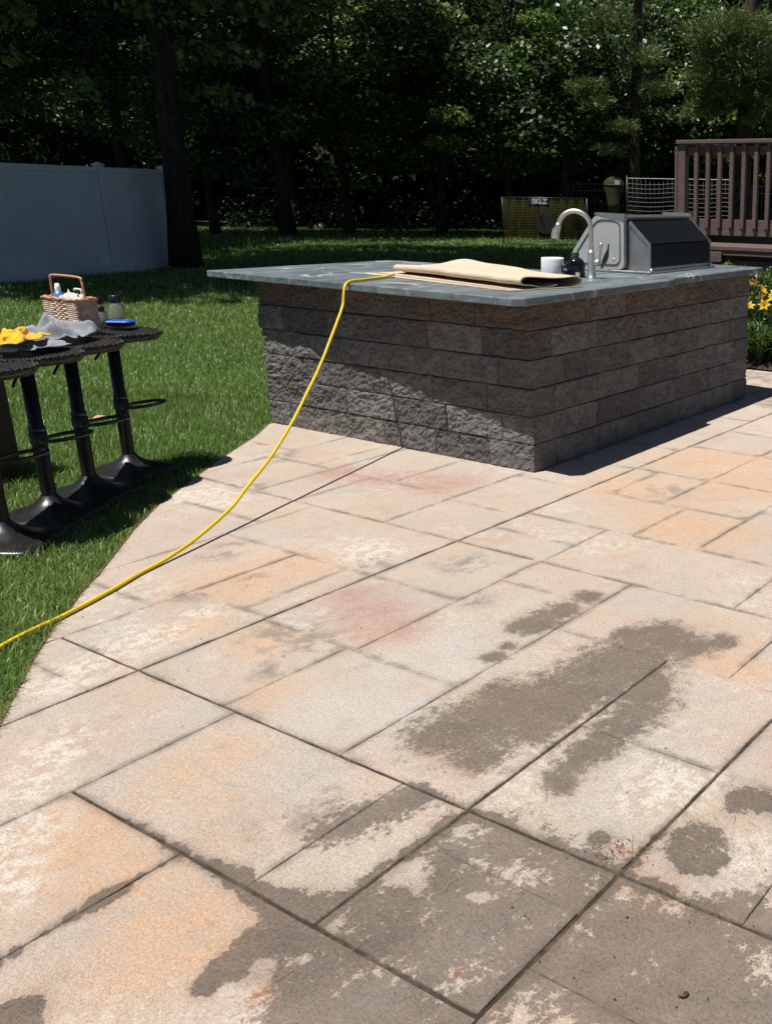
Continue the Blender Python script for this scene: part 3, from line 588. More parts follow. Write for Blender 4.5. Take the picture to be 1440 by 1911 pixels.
# yellow hose --------------------------------------------------------
HP=[(.26,1.23,ZC+.018),(.16,1.19,ZC+.012),(.02,1.165,ZC+.0105),(-.09,1.135,ZC+.0105),(-.165,1.122,ZC+.010),(-.212,1.108,.948),(-.236,1.098,.905),(-.262,1.085,.843),(-.34,1.048,.767),(-.456,.989,.67),(-.529,.951,.611),(-.633,.9,.532),(-.728,.854,.468),(-.823,.809,.402),(-.91,.768,.346),(-1.045,.707,.269),(-1.168,.653,.209),(-1.302,.597,.155),(-1.392,.556,.116),(-1.454,.531,.092),(-1.565,.489,.063),(-1.703,.438,.034),(-1.798,.405,.021),(-1.888,.374,.012),(-2.0,.335,.0095),(-2.12,.276,.0095),(-2.28,.21,.0095),(-2.40,.165,.011),(-2.46,.14,.016),(-2.56,.095,.022),(-2.68,.04,.022),(-2.85,-.03,.02),(-3.1,-.15,.02),(-3.6,-.42,.02)]
def smooth_path(P,n):
    P=[np.array(p,float) for p in P]; out=[]
    for i in range(len(P)-1):
        p0,p1,p2,p3=P[max(i-1,0)],P[i],P[i+1],P[min(i+2,len(P)-1)]
        for t in np.linspace(0,1,n,endpoint=False): out.append(.5*((2*p1)+(-p0+p2)*t+(2*p0-5*p1+4*p2-p3)*t*t+(-p0+3*p1-3*p2+p3)*t**3))
    return out+[P[-1]]
k=N('yellow_hose_rubber',.42,.45); k.set('Base Color',k.mix(k.noise(25,3,.6,k.obj()),(.60,.42,.012),(.72,.53,.03)))
m=MB(); m.tube(smooth_path(HP,5),.0078,10); ho=m.build('garden_hose',k.m); tag(ho,'thin yellow hose draped off the counter and across the patio','hose')
# ------------------------------------------------------------------ bar stools and what lies on them
def mat_wicker(name,ca,cb,sc):
    k=N(name,.38,.5); o=k.obj()
    a=k.n('ShaderNodeTexWave',{'Vector':o,'Scale':sc,'Distortion':.3},wave_type='BANDS',bands_direction='X').outputs['Fac']
    b=k.n('ShaderNodeTexWave',{'Vector':o,'Scale':sc*.8,'Distortion':.3},wave_type='BANDS',bands_direction='Y').outputs['Fac']
    h=k.ma('MAXIMUM',a,b); k.set('Base Color',k.mix(k.mr(h,.3,.8),ca,cb)); k.bump(k.ma('ADD',h,k.ma('MULTIPLY',a,.4)),.9,.008); return k.m
WBLK=mat_wicker('black_wicker',(.004,.004,.004),(.022,.019,.018),26); WDK=simple('black_powder_steel',(.014,.014,.015),.32,.0,.15,12)
ZS=.752
def make_stool(loc,label,ringdir,lean,seatx=1.0,rot=0.0):
    t=thing('bar_stool',(loc[0],loc[1],-.012),label,'bar stool','wicker bar stools standing in a row on the lawn edge')
    t.rotation_euler=(lean[0],lean[1],rot)
    # square base that rises to the pole in four curved facets
    m=MB(); prof_=[(.21,0),(.212,.006),(.19,.016),(.14,.030),(.085,.052),(.05,.078),(.036,.098)]
    vs=[];n=32
    for r_,z in prof_:
        for a in range(n):
            th=2*math.pi*a/n+.35; s_=max(abs(math.cos(th-.35)),abs(math.sin(th-.35))); q=min(1,(.21-r_)/.17); k_=(1/s_)**(.75*(1-q)); vs.append((r_*k_*.92*math.cos(th),r_*k_*.92*math.sin(th),z+.008+.006*(1-q)*math.cos(4*(th-.35))))
    fs=[(i*n+a,i*n+(a+1)%n,(i+1)*n+(a+1)%n,(i+1)*n+a) for i in range(len(prof_)-1) for a in range(n)]
    m.add(vs,fs,True); m.build('base',WDK,t)
    m=MB(); m.lathe([(.031,.09),(.031,.40),(.034,.402),(.034,.42),(.029,.422),(.029,.70),(0,.70)],(0,0,0),20); m.build('pole',WDK,t)
    m=MB(); a=math.atan2(ringdir[1],ringdir[0]); ca,sa=math.cos(a),math.sin(a)
    lp=[]
    for q in np.linspace(0,2*math.pi,28,endpoint=False):
        x=.112+.098*math.cos(q); y=.080*math.sin(q); lp.append((x*ca-y*sa,x*sa+y*ca,.372+.012*math.cos(q)))
    m.tube(lp,.0088,8,closed=True); m.build('foot_ring',WDK,t)
    m=MB(); m.lathe([(.036,.350),(.036,.395),(.031,.397)],(0,0,0),20); m.build('ring_collar',WDK,t)
    m=MB(); m.tube([(0,0,.690),(-.10*FW[0]-.02,-.10*FW[1]-.03,.668),(-.15*FW[0]-.04,-.15*FW[1]-.06,.640)],.0065,8); m.build('lift_lever',WDK,t)
    # rounded square woven seat, slightly dished
    m=MB(); n=48; rr=[(.0,.742),(.10,.744),(.16,.750),(.198,.756),(.210,.750),(.216,.738),(.210,.722),(.20,.712),(.0,.706)]; vs=[]
    for r_,z in rr:
        for b in range(n):
            th=2*math.pi*b/n; e=(abs(math.cos(th))**3.0+abs(math.sin(th))**3.0)**(-1/3.0)*.96; vs.append((r_*e*math.cos(th)*seatx,r_*e*math.sin(th),z))
    fs=[(i*n+b,i*n+(b+1)%n,(i+1)*n+(b+1)%n,(i+1)*n+b) for i in range(len(rr)-1) for b in range(n)]; m.add(vs,fs,True); st=m.build('seat',WBLK,t)
    # braided rim strands
    m=MB(); rim=[]
    for b in range(96):
        th=2*math.pi*b/96; e=(abs(math.cos(th))**3.0+abs(math.sin(th))**3.0)**(-1/3.0)*.96; r_=.213+.004*math.sin(40*th/1.0); rim.append((r_*e*math.cos(th)*seatx,r_*e*math.sin(th),.744+.004*math.cos(40*th)))
    m.tube(rim,.009,7,closed=True); m.build('braided_rim',WBLK,st)
    return t
rd=RT*.98+FW*.2
ST=[(-1.15,1.815),(-1.487,1.58),(-1.766,1.40),(-2.07,1.18)]
SL=['black wicker bar stool carrying the basket, rightmost of the row','black wicker bar stool under the grey towel, second from the right','black wicker bar stool third from the right under the yellow cloth','black wicker bar stool cut off by the left picture edge']
for i,(p,l) in enumerate(zip(ST,SL)): make_stool(p,l,rd,(R(.6-.4*i),R(.9)),rot=.1*i)

# caddy basket -------------------------------------------------------
bx0,bx1,by0,by1=-1.33,-1.222,1.725,2.025; BZ=ZS+.006; BH=.152
bk=thing('wicker_basket',((bx0+bx1)/2,(by0+by1)/2,BZ),'square wicker caddy basket with a tall copper handle on the bar stool','basket'); BKO=((bx0+bx1)/2,(by0+by1)/2,BZ)
k=N('basket_willow',.6,.4); r_=k.island(); k.set('Base Color',k.mix(k.mr(k.noise(30,3,.7,k.obj()),.35,.65),(.62,.52,.44),(.40,.27,.20))); WIL=k.m
k=N('basket_copper_willow',.5,.4); k.set('Base Color',k.mix(k.noise(40,3,.7,k.obj()),(.46,.20,.10),(.58,.29,.16))); COP=k.m
def rect_loop(e,n=14):
    a=[(bx0+e,by0+e),(bx1-e,by0+e),(bx1-e,by1-e),(bx0+e,by1-e)]; out=[]
    for i in range(4):
        p,q=a[i],a[(i+1)%4]; out+=[(p[0]+(q[0]-p[0])*t/n,p[1]+(q[1]-p[1])*t/n) for t in range(n)]
    return out
m=MB(); rows=15
for r_ in range(rows):
    lp=rect_loop(.004); pts=[]
    for i,(x,y) in enumerate(lp):
        s_=.0035*(1 if (i+r_)%2 else -1); cx,cy=BKO[0],BKO[1]; L=max(abs(x-cx),abs(y-cy)); ox=(1 if x>cx else -1) if abs(abs(x-cx)-L)<1e-6 else 0; oy=(1 if y>cy else -1) if abs(abs(y-cy)-L)<1e-6 else 0
        tap=1-.015*(1-r_/rows); pts.append((cx+(x-cx)*tap+ox*s_,cy+(y-cy)*tap+oy*s_,BZ+.006+(BH-.012)*r_/(rows-1)))
    m.tube(pts,.0056,5,closed=True)
wv=m.build('woven_side',WIL,bk,BKO); wv['kind']='stuff'
m=MB(); m.box((bx0+.014,by0+.014,BZ+.003),(bx1-.014,by1-.014,BZ+.010)); m.build('bottom',WIL,bk,BKO)
m=MB()
for x,y in rect_loop(.010,4): m.tube([(BKO[0]+(x-BKO[0])*.985,BKO[1]+(y-BKO[1])*.985,BZ+.004),(x,y,BZ+BH)],.0035,5)
m.build('stakes',WIL,bk,BKO)
m=MB(); m.tube([(x,y,BZ+BH+.002+.003*math.sin(i*1.9)) for i,(x,y) in enumerate(rect_loop(.002,12))],.0078,7,closed=True); m.build('rim',COP,bk,BKO)
hy=[(by0+.006,BZ+.05),(by0+.006,BZ+BH+.05),(by0+.012,BZ+BH+.088),(by0+.035,BZ+BH+.108),(by1-.035,BZ+BH+.108),(by1-.012,BZ+BH+.088),(by1-.006,BZ+BH+.05),(by1-.006,BZ+.05)]
hx=(bx0+bx1)/2; m=MB(); m.tube(smooth_path([(hx,y,z) for y,z in hy],6),.0058,8); m.build('handle',COP,bk,BKO)
def glass(name,c,rough=.05):
    k=N(name,rough,.5); k.set('Base Color',(*c,1)); k.b.inputs['Transmission Weight'].default_value=.85; k.b.inputs['IOR'].default_value=1.4; return k.m
CLEAR=glass('clear_plastic',(.85,.88,.86)); AMB=glass('smoky_clear_plastic',(.72,.72,.62)); WHT=simple('white_plastic',(.75,.76,.76),.4); BLU=simple('blue_label_plastic',(.06,.20,.42),.4)
def bottle(x,y,z,prof_,mat,capprof,capmat,label,name='bottle',cat='bottle',grp=None,extra=None):
    t=thing(name,(x,y,z),label,cat,grp); m=MB(); m.lathe(prof_,(0,0,0),20); m.build('body',mat,t)
    m=MB(); m.lathe(capprof,(0,0,0),16); m.build('cap',capmat,t)
    if extra: extra(t)
    return t
zb=BZ+.011
spray=[(0,0),(.024,0),(.026,.01),(.026,.10),(.012,.135),(.010,.145),(0,.146)]
def pump(t):
    m=MB(); m.tube([(0,0,.16),(0,0,.19),(-.012,.03,.192),(-.014,.036,.185)],.005,6); m.build('nozzle',WHT,t)
bottle(-1.265,1.775,zb,spray,CLEAR,[(.011,.144),(.011,.165),(0,.166)],WHT,'clear pump bottle at the right side inside the wicker basket',extra=pump,grp='bottles in the basket')
bottle(-1.278,1.96,zb,[(0,0),(.025,0),(.027,.02),(.027,.15),(.014,.175),(0,.176)],BLU,[(.014,.172),(.014,.19),(.009,.21),(0,.211)],WHT,'blue labelled bottle at the left side inside the wicker basket',grp='bottles in the basket')
def rag(name,label,cat,c,lo,hi,z0,mat,seed,amp=.02,rot=0,n=40,parent=None):
    x0,y0=lo;x1,y1=hi; cx,cy=(x0+x1)/2,(y0+y1)/2
    pts=[]
    for i in range(n):
        for j in range(n):
            u,v=i/(n-1)*2-1,j/(n-1)*2-1
            ru=1+.22*nz(v*1.3,seed,0,1.1); rv=1+.22*nz(u*1.3,seed+5,0,1.1)
            lx=u*(x1-x0)/2*ru+.02*nz(u,v,seed,2.1); ly=v*(y1-y0)/2*rv+.02*nz(v,u,seed+3,2.1)
            x=cx+lx*math.cos(rot)-ly*math.sin(rot); y=cy+lx*math.sin(rot)+ly*math.cos(rot)
            e=1-max(abs(u),abs(v))**4
            w1=2.6*nz(u,v,seed,.9); r1=1-abs(math.sin(2.3*u+1.1*v+seed+w1)); r2=1-abs(math.sin(1.4*u-2.6*v+2*seed-w1)); h=amp*(.75*r1**1.7+.45*r2**2.2+.35*max(0,nz(u*.9+seed,v*.9,0,1.1)+.2)+.10*nz(u,v,seed,5))*(.15+.85*e)+.004
            pts.append((x,y,z0+h))
    m=MB(); shell(m,pts,n,n,.003); o=m.build(name,mat); tag(o,label,cat); return o
def mat_cloth(name,a,b):
    k=N(name,.95,.1); o=k.obj(); k.b.inputs['Sheen Weight'].default_value=.3; f=k.noise(240,3,.7,o); k.set('Base Color',k.mix(k.mr(k.noise(12,4,.6,o),.3,.7),a,b)); k.bump(f,.5,.004); return k.m
TOW=mat_cloth('grey_microfibre',(.20,.215,.24),(.27,.285,.31)); YEL=mat_cloth('yellow_rubber_cloth',(.72,.36,.012),(.78,.44,.02)); PALE_=mat_cloth('white_cloth',(.55,.55,.56),(.68,.68,.68))
rag('crumpled_tissue','crumpled white wipes sticking out of the wicker basket','wipes',None,(-1.315,1.79),(-1.235,1.94),BZ+BH-.020,PALE_,3.3,.05)
# bottles behind the basket
for (x,y,l,s_) in((-1.06,2.03,'clear bottle with black cap farthest behind the basket',1.0),(-1.0,1.965,'tapered clear bottle with black cap behind the blue tub',1.08),(-1.095,1.945,'short clear jar with dark lid right of the basket',.72)):
    bottle(x,y,ZS+.002,[(0,0),(.042*s_,0),(.046*s_,.006),(.040*s_,.05*s_),(.030*s_,.088*s_),(.022*s_,.098*s_),(.020*s_,.104*s_),(0,.104*s_)],AMB,[(.024*s_,.100*s_),(.025*s_,.104*s_),(.025*s_,.132*s_),(.022*s_,.136*s_),(0,.136*s_)],BLACK,l,grp='bottles behind the basket')
tb=thing('plastic_tub',(-1.045,1.865,ZS+.002),'flat tub with a bright blue lid lying right of the basket','tub'); tr=math.atan2(RT[1],RT[0]); tb.rotation_euler=(0,0,tr)
m=MB(); m.box((-.060,-.04,0),(.060,.04,.014),.008); m.build('container',BLACK,tb)
m=MB(); m.box((-.064,-.044,.0145),(.064,.044,.027),.010); m.build('lid',simple('blue_lid_plastic',(.02,.10,.55),.3),tb)
rag('towel','crumpled grey towel on the bar stool in front of the basket','towel',None,(-1.58,1.54),(-1.35,1.80),ZS+.006,TOW,1.7,.085,rot=.5,n=48)
rag('rag','small grey rag underneath the yellow cloth','rag',None,(-1.80,1.34),(-1.58,1.54),ZS+.004,TOW,7.1,.045,rot=.2)
rag('yellow_cloth','bright yellow cleaning cloth on the bar stools at the left picture edge','cloth',None,(-1.90,1.36),(-1.60,1.50),ZS+.040,YEL,4.4,.045,rot=.75)
# brown woven box behind the stools
WBR=mat_wicker('brown_wicker',(.02,.012,.009),(.085,.05,.037),34)
pl=thing('wicker_planter',(-1.75,2.35,-.02),'brown woven planter box standing behind the bar stools','planter'); pl.rotation_euler=(0,0,.09)
m=MB(); m.box((-.22,-.22,0),(.22,.22,.60),.012); m.build('woven_shell',WBR,pl)
m=MB(); m.box((-.235,-.235,.60),(.235,.235,.63),.01); m.build('rim',WBR,pl)
m=MB(); m.box((-.2,-.2,.6305),(.2,.2,.634)); m.build('soil',JM,pl)
# ------------------------------------------------------------------ white vinyl fence
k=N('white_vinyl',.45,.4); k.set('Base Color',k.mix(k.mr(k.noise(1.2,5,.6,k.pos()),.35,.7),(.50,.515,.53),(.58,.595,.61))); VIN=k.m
FMID=3.0; FA=np.array([4.1,14.9]); FBv=np.array([9.15,16.7])
fv=FBv-FA; FL=np.linalg.norm(fv); fd=fv/FL; fn=np.array([fd[1],-fd[0]])
fe=thing('white_fence',(FA[0],FA[1],-.04),'tall white solid vinyl privacy fence along the left side of the lawn','fence')
fe.rotation_euler=(0,0,math.atan2(fd[1],fd[0]))
PX=[-3.2,-.15,FMID,4.72]
fh=1.86
for x in PX:
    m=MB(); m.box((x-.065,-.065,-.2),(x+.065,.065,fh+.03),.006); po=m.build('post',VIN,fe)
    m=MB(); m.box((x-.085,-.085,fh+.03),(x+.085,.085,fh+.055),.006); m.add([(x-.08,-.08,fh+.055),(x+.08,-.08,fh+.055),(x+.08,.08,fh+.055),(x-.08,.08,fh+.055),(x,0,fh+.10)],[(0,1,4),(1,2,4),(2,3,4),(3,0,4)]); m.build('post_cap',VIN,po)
for a,b in zip(PX,PX[1:]):
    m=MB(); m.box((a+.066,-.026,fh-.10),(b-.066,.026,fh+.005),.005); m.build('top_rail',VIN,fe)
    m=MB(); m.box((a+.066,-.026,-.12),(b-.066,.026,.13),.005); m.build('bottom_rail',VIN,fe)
    n=int((b-a-.14)/.285); wb=(b-a-.134)/n
    for i in range(n):
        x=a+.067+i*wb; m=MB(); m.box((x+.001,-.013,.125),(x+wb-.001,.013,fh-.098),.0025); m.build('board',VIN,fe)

# ------------------------------------------------------------------ brown deck
k=N('brown_deck_paint',.6,.35); o=k.obj(); q=k.mapping(o,(0,0,0),(0,0,0),(6,1,6)); f=k.noise(9,5,.65,q)
k.set('Base Color',k.mix(k.mr(f,.3,.7),(.095,.066,.058),(.135,.096,.086))); k.bump(f,.25,.006); DEC=k.m
DX,DY=5.55,2.37; DO=(DX,DY,0)
dk=thing('deck',DO,'raised brown wooden deck with baluster railing and a wide step behind the grill','deck')
def dpart(name,a,b,ch=.004,par=None): m=MB(); m.box(a,b,ch); return m.build(name,DEC,par or dk)
ZT=1.985; Y1=-4.2
dpart('corner_post',(-.045,-.045,-.03),(.045,.045,ZT-.005)); dpart('corner_post',(-.045,.05,.9),(-.005,.085,ZT-.03))
dpart('top_rail',(-.07,Y1,ZT-.004),(.07,.06,ZT+.034),.006)
dpart('under_rail',(.002,Y1,ZT-.115),(.038,-.046,ZT-.028))
dpart('lower_rail',(.002,Y1,1.055),(.04,-.046,1.222))
y=-.175
while y>Y1+.05:
    m=MB(); m.prism([(-.0395,1.135),(-.0395,ZT-.0045),(-.0005,ZT-.0045),(-.0005,1.10)],1,y-.0205,y+.0205); m.build('baluster',DEC,dk); y-=.1425
for i in range(24):
    dpart('floor_board',(.045+i*.146,Y1,1.065),(.045+i*.146+.139,.05,1.095),.003)
dpart('rim_joist',(.046,.052,.8),(3.5,.09,1.06)); 
# railing on the far side of the deck
dpart('far_top_rail',(3.45,Y1,ZT-.03),(3.57,.06,ZT+.01)); dpart('far_lower_rail',(3.5,Y1,1.14),(3.54,.0,1.26)); dpart('far_post',(3.45,-.05,1.0),(3.54,.04,ZT-.031))
dpart('side_top_rail',(.071,-.02,ZT),(3.449,.05,ZT+.03)); 
y=-.2
while y>Y1: dpart('far_baluster',(3.46,y-.02,1.1),(3.4995,y+.02,ZT-.031),0); y-=.145
# wide step in front of the railing
for i in range(5): dpart('step_board',(-.76+i*.148,Y1,.945),(-.76+i*.148+.14,-.02,.982),.004)
dpart('step_fascia',(-.748,Y1,.895),(-.712,-.03,.9445)); 
for yy in(-.75,-2.2,-3.6):
    dpart('bracket',(-.775,yy-.16,.83),(-.7485,yy+.02,.925)); dpart('step_post',(-.70,yy-.12,-.03),(-.61,yy-.03,.944))
dpart('lower_fascia',(-.66,Y1,.72),(-.625,-.03,.845)); dpart('skirt',(-.2,Y1,-.03),(-.16,-.03,.93))

# ------------------------------------------------------------------ things at the end of the lawn
MET=simple('black_fence_metal',(.012,.012,.013),.4); 
def seg3(m,a,b,r,n=5): m.tube([a,b],r,n)
# rebound goal with yellow netting
gl=P2(31,-5.72); gh=P2(31,-3.12)
ax=np.array([gh[0]-gl[0],gh[1]-gl[1]]); gw=np.linalg.norm(ax); ax/=gw
go=thing('practice_goal',(gl[0],gl[1],-.02),'yellow netted practice goal with a black frame at the end of the lawn','goal'); go.rotation_euler=(0,0,math.atan2(ax[1],ax[0]))
YNET=simple('yellow_net_cord',(.085,.082,.008),.7); GH=1.40
m=MB()
for i in range(int(gw/.047)+1): seg3(m,(i*.047,0,.03),(i*.047,-.04*math.sin(i),GH-.02),.0032,3)
for j in range(int(GH/.047)): seg3(m,(0,0,.04+j*.047),(gw,0,.04+j*.047),.0032,3)
nt=m.build('net',YNET,go); nt['kind']='stuff'
for a,b in(((0,0,0),(0,0,GH)),((gw,0,0),(gw,0,GH)),((0,0,GH),(gw,0,GH)),((0,0,.02),(gw,0,.02)),((0,0,GH),(0,.9,.02)),((gw,0,GH),(gw,.9,.02))):
    m=MB(); seg3(m,a,b,.018,8); m.build('frame_tube',MET,go)
m=MB(); m.box((.42*gw-.28,-.012,GH-.20),(.42*gw+.34,-.006,GH-.005)); pn=m.build('name_panel',simple('black_fabric',(.008,.008,.016),.8),go)
m=MB(); m.lathe([(0,0),(.29,0),(.29,.01),(0,.01)],(0,0,0),28); m.v=[(.50*gw+x,-.016-z,.62+y) for x,y,z in m.v]; m.sm=[False]*len(m.sm); m.build('strike_target',simple('black_target_cloth',(.01,.01,.011),.9),go)
tc=bpy.data.curves.new('lettering','FONT'); tc.body='SKLZ'; tc.size=.21; tc.align_x='CENTER'; tc.extrude=.002; tc.offset=.008
to=bpy.data.objects.new('lettering',tc); col.objects.link(to); bpy.context.view_layer.update()
me=bpy.data.meshes.new_from_object(to.evaluated_get(bpy.context.evaluated_depsgraph_get())); bpy.data.objects.remove(to)
me.transform(Matrix.Translation((.44*gw,-.0145,GH-.175))@Matrix.Rotation(R(90),4,'X')); me.materials.clear(); me.materials.append(simple('white_print',(.5,.53,.6),.6)); link('lettering',me,pn)
# black picket fence behind
pf=thing('metal_fence',P2(37,-4.2),'low black metal picket fence at the edge of the wood','fence'); pf.rotation_euler=(0,0,math.atan2(RT[1],RT[0]))
for i in range(66):
    m=MB(); x=i*.13; m.box((x-.011,-.011,0),(x+.011,.011,1.9),0); m.build('picket',MET,pf)
for z in(.2,1.62,1.86): m=MB(); m.box((-.1,-.02,z),(8.6,-.012,z+.04)); m.build('rail',MET,pf)
for x in(-.06,2.4,4.9,7.4): m=MB(); m.box((x-.035,-.06,-.03),(x+.035,-.021,2.0)); m.build('post',MET,pf)
# white sports net
wn=thing('sports_net',P2(33.0,-1.98),'white sports net hung between thin posts left of the deck','net'); wn.rotation_euler=(0,0,math.atan2(RT[1],RT[0]))
WC=simple('white_cord',(.42,.42,.42),.8); m=MB(); W_=3.6
for j in range(9):
    z=2.02-j*.135; m.tube([(x,.02*math.sin(x*5),z-.05*(j>0)*abs(math.sin(x*1.9+.3))-.02*j*.15) for x in np.linspace(0,W_,26)],.0032 if j else .012,4)
for i in range(26):
    x=i*W_/25; m.tube([(x,0,2.02),(x+.01,.02*math.sin(x*5),1.5-.03*math.sin(x*3)),(x+.02,0,.93)],.0018,3)
q=m.build('netting',WC,wn); q['kind']='stuff'
for x in(-.03,W_+.03): m=MB(); seg3(m,(x,0,-.03),(x,0,2.1),.022,8); m.build('post',MET,wn)
# yellow mesh bag hanging from the fence
yb=thing('mesh_bag',P2(33.2,-2.45,1.15),'yellow mesh ball bag hanging beside the white net','bag'); yb.rotation_euler=(0,0,math.atan2(RT[1],RT[0]))
m=MB(); m.lathe([(.02,-.05),(.20,0),(.20,.25),(.25,.5),(.33,.72),(.33,.9),(.22,1.02),(.03,1.08)],(0,0,0),18); m.v=[(x*(1+.1*nz(x,y,z,4)),y*.35,z-.15) for x,y,z in m.v]; m.build('sack',simple('yellow_mesh',(.040,.038,.010),.9),yb)
m=MB(); m.tube([(.34*math.cos(t),.125*math.sin(t),.66) for t in np.linspace(0,6.28,22)],.012,6,closed=True); m.build('hoop',MET,yb)
m=MB(); m.tube([(0,0,.9),(0,.02,1.05)],.008,5); m.build('cord',MET,yb)
m=MB(); m.obox((.12,-.13,.74),(1,0,0),(0,1,0),(0,0,1),.08,.006,.07); m.build('white_patch',WC,yb)
# balls at the edge of the wood
def ball(loc,r,label,c1,c2,grp='balls lying at the edge of the wood'):
    t=thing('ball',loc,label,'ball',grp); k=N('ball_panels',.5); k.set('Base Color',k.ramp(k.n('ShaderNodeTexVoronoi',{'Vector':k.obj(),'Scale':9.0}).outputs['Distance'],[(.25,c2),(.3,c1)],'CONSTANT'))
    m=MB(); m.lathe([(r*math.sin(a),r-r*math.cos(a)) for a in np.linspace(0.001,math.pi-.001,14)],(0,0,0),20); m.build('shell',k.m,t)
    m=MB(); m.tube([(r*1.003*math.cos(a),0,r+r*1.003*math.sin(a)) for a in np.linspace(0,6.28,24)],.004,4,closed=True); m.build('seam',k.m,t)
ball((23.3,30.4,.01),.12,'red ball lying at the edge of the wood',(.35,.06,.03),(.25,.04,.02)); ball((24.05,30.6,.01),.12,'white and black football beside the red ball',(.7,.7,.7),(.03,.03,.03))
# ------------------------------------------------------------------ vegetation
rng=np.random.default_rng(11)
def mat_leaf(name,a,b,c,trans=.25,rough=.42,spec=.5):
    k=N(name,rough,spec); r=k.island(); p=k.pos(); n=k.noise(.5,3,.6,p)
    cc=k.mix(r,a,b); cc=k.mix(k.mr(n,.45,.7,0,.6),cc,c); k.set('Base Color',cc)
    tr=k.n('ShaderNodeBsdfTranslucent'); k.put(tr.inputs[0],k.mix(.5,cc,(.09,.16,.02))); mx=k.n('ShaderNodeMixShader',{0:trans}); k.t.links.new(k.b.outputs[0],mx.inputs[1]); k.t.links.new(tr.outputs[0],mx.inputs[2]); k.t.links.new(mx.outputs[0],k.out.inputs[0]); return k.m
LF1=mat_leaf('oak_leaf',(.030,.060,.022),(.068,.115,.040),(.040,.080,.037))
LF2=mat_leaf('sunlit_maple_leaf',(.065,.120,.028),(.155,.235,.058),(.090,.150,.040))  # brighter leaf green: sun on the lit clumps is put into the colour
LFD=mat_leaf('shaded_wood_leaf',(.008,.016,.006),(.018,.032,.012),(.011,.020,.009),.1,.6,.25)  # near-black leaf green: shade inside the wood is put into the colour
NDL=mat_leaf('pine_needle',(.095,.135,.045),(.165,.215,.070),(.130,.160,.052),.15,.5)
def mat_bark(name,a,b):
    k=N(name,.95,.1); o=k.pos(); q=k.mapping(o,(0,0,0),(0,0,0),(1,1,.22)); f=k.noise(14,6,.7,q,.6); k.set('Base Color',k.mix(k.mr(f,.35,.65),a,b)); k.bump(f,1.0,.05); return k.m
BARK=mat_bark('dark_bark',(.020,.016,.013),(.060,.048,.038)); PBARK=mat_bark('pine_bark',(.035,.026,.021),(.10,.075,.060))
def leaves(C,rad,n,l,wd,up=.8,seed=0,shell_=.35):
    """leaf diamonds scattered round clump centres C (k,3) with radii rad (k,3)"""
    g=np.random.default_rng(seed); k=len(C); idx=np.repeat(np.arange(k),n); M_=len(idx)
    d=g.normal(size=(M_,3)); d/=np.linalg.norm(d,axis=1,keepdims=True); r=(shell_+(1-shell_)*g.random(M_)**.6)[:,None]
    pos=C[idx]+d*r*rad[idx]
    nr=g.normal(size=(M_,3))*.62+d*.35+np.array([0,0,up]); nr/=np.linalg.norm(nr,axis=1,keepdims=True)
    t=g.normal(size=(M_,3)); t-=nr*(t*nr).sum(1,keepdims=True); t/=np.linalg.norm(t,axis=1,keepdims=True); s=np.cross(nr,t)
    L=(l*(.6+.8*g.random(M_)))[:,None]; W=L*wd
    a=pos-t*L*.5; b=pos+s*W*.5+nr*L*.06+t*L*.05; c=pos+t*L*.5-nr*L*.08; e=pos-s*W*.5+nr*L*.06+t*L*.05
    V=np.stack([a,b,c,e],1).reshape(-1,3); F=np.arange(M_*4).reshape(-1,4); return V,F
def trunk(m,base,top,r0,r1,seed,n=10,bend=.25,seg=10):
    g=random.Random(seed); b=np.array(base,float); t=np.array(top,float); ph=g.random()*6
    pts=[];rd_=[]
    for i in range(seg+1):
        s=i/seg; p=b+(t-b)*s; p[0]+=bend*math.sin(s*3+ph)*s*(1-s)*2; p[1]+=bend*math.cos(s*2.6+ph)*s*(1-s)*2; pts.append(p); rd_.append((r0+(r1-r0)*s)*(1+.3*math.exp(-s*seg*1.6)))
    m.tube(pts,rd_,n); return pts
def tree(loc,label,h,zlow,rx,off=(0,0),nclump=60,nleaf=110,l=.14,mat=None,tr=.2,seed=0,group=None,cat='tree',clump=.75,limb=7,up=.8,name='leafy_tree',lean=(0,0)):
    g=np.random.default_rng(seed); t=thing(name,(loc[0],loc[1],-.04),label,cat,group); H=h
    m=MB(); pts=trunk(m,(0,0,0),(lean[0]+off[0]*.35,lean[1]+off[1]*.35,H*.86),tr,tr*.22,seed,n=12,seg=12)
    u=g.normal(size=(nclump,3)); u/=np.linalg.norm(u,axis=1,keepdims=True); rr=g.random(nclump)**.45
    cz=(zlow+H)/2; hz=(H-zlow)/2
    C=u*rr[:,None]*np.array([rx,rx,hz]); C[:,2]+=cz
    C[:,:2]*=(1+.25*np.sin(3*np.arctan2(C[:,1],C[:,0])+seed))[:,None]; C[:,:2]+=np.array(off)
    for i in range(limb):
        q=C[g.integers(nclump)]; s=min(len(pts)-2,max(2,int(len(pts)*(.25+.6*(q[2]-zlow*.6)/H)))); p=pts[s]; mid=(p+q)/2+np.array([0,0,-.25])
        m.tube(smooth_path([p,mid,q],3),[tr*.30*(1-.12*j) if j<7 else tr*.06 for j in range(7)],6)
    m.build('trunk',mat_bark_for(mat),t)
    rad=clump*(.6+.8*g.random((nclump,1)))*np.array([1.2,1.2,.50])
    V,F=leaves(C,rad,nleaf,l,.62,up,seed+1); link('crown',np_mesh('crown',V,F,mat),t); return t
def mat_bark_for(m): return PBARK if m is NDL else BARK
GW='trees of the dark wood behind the lawn'
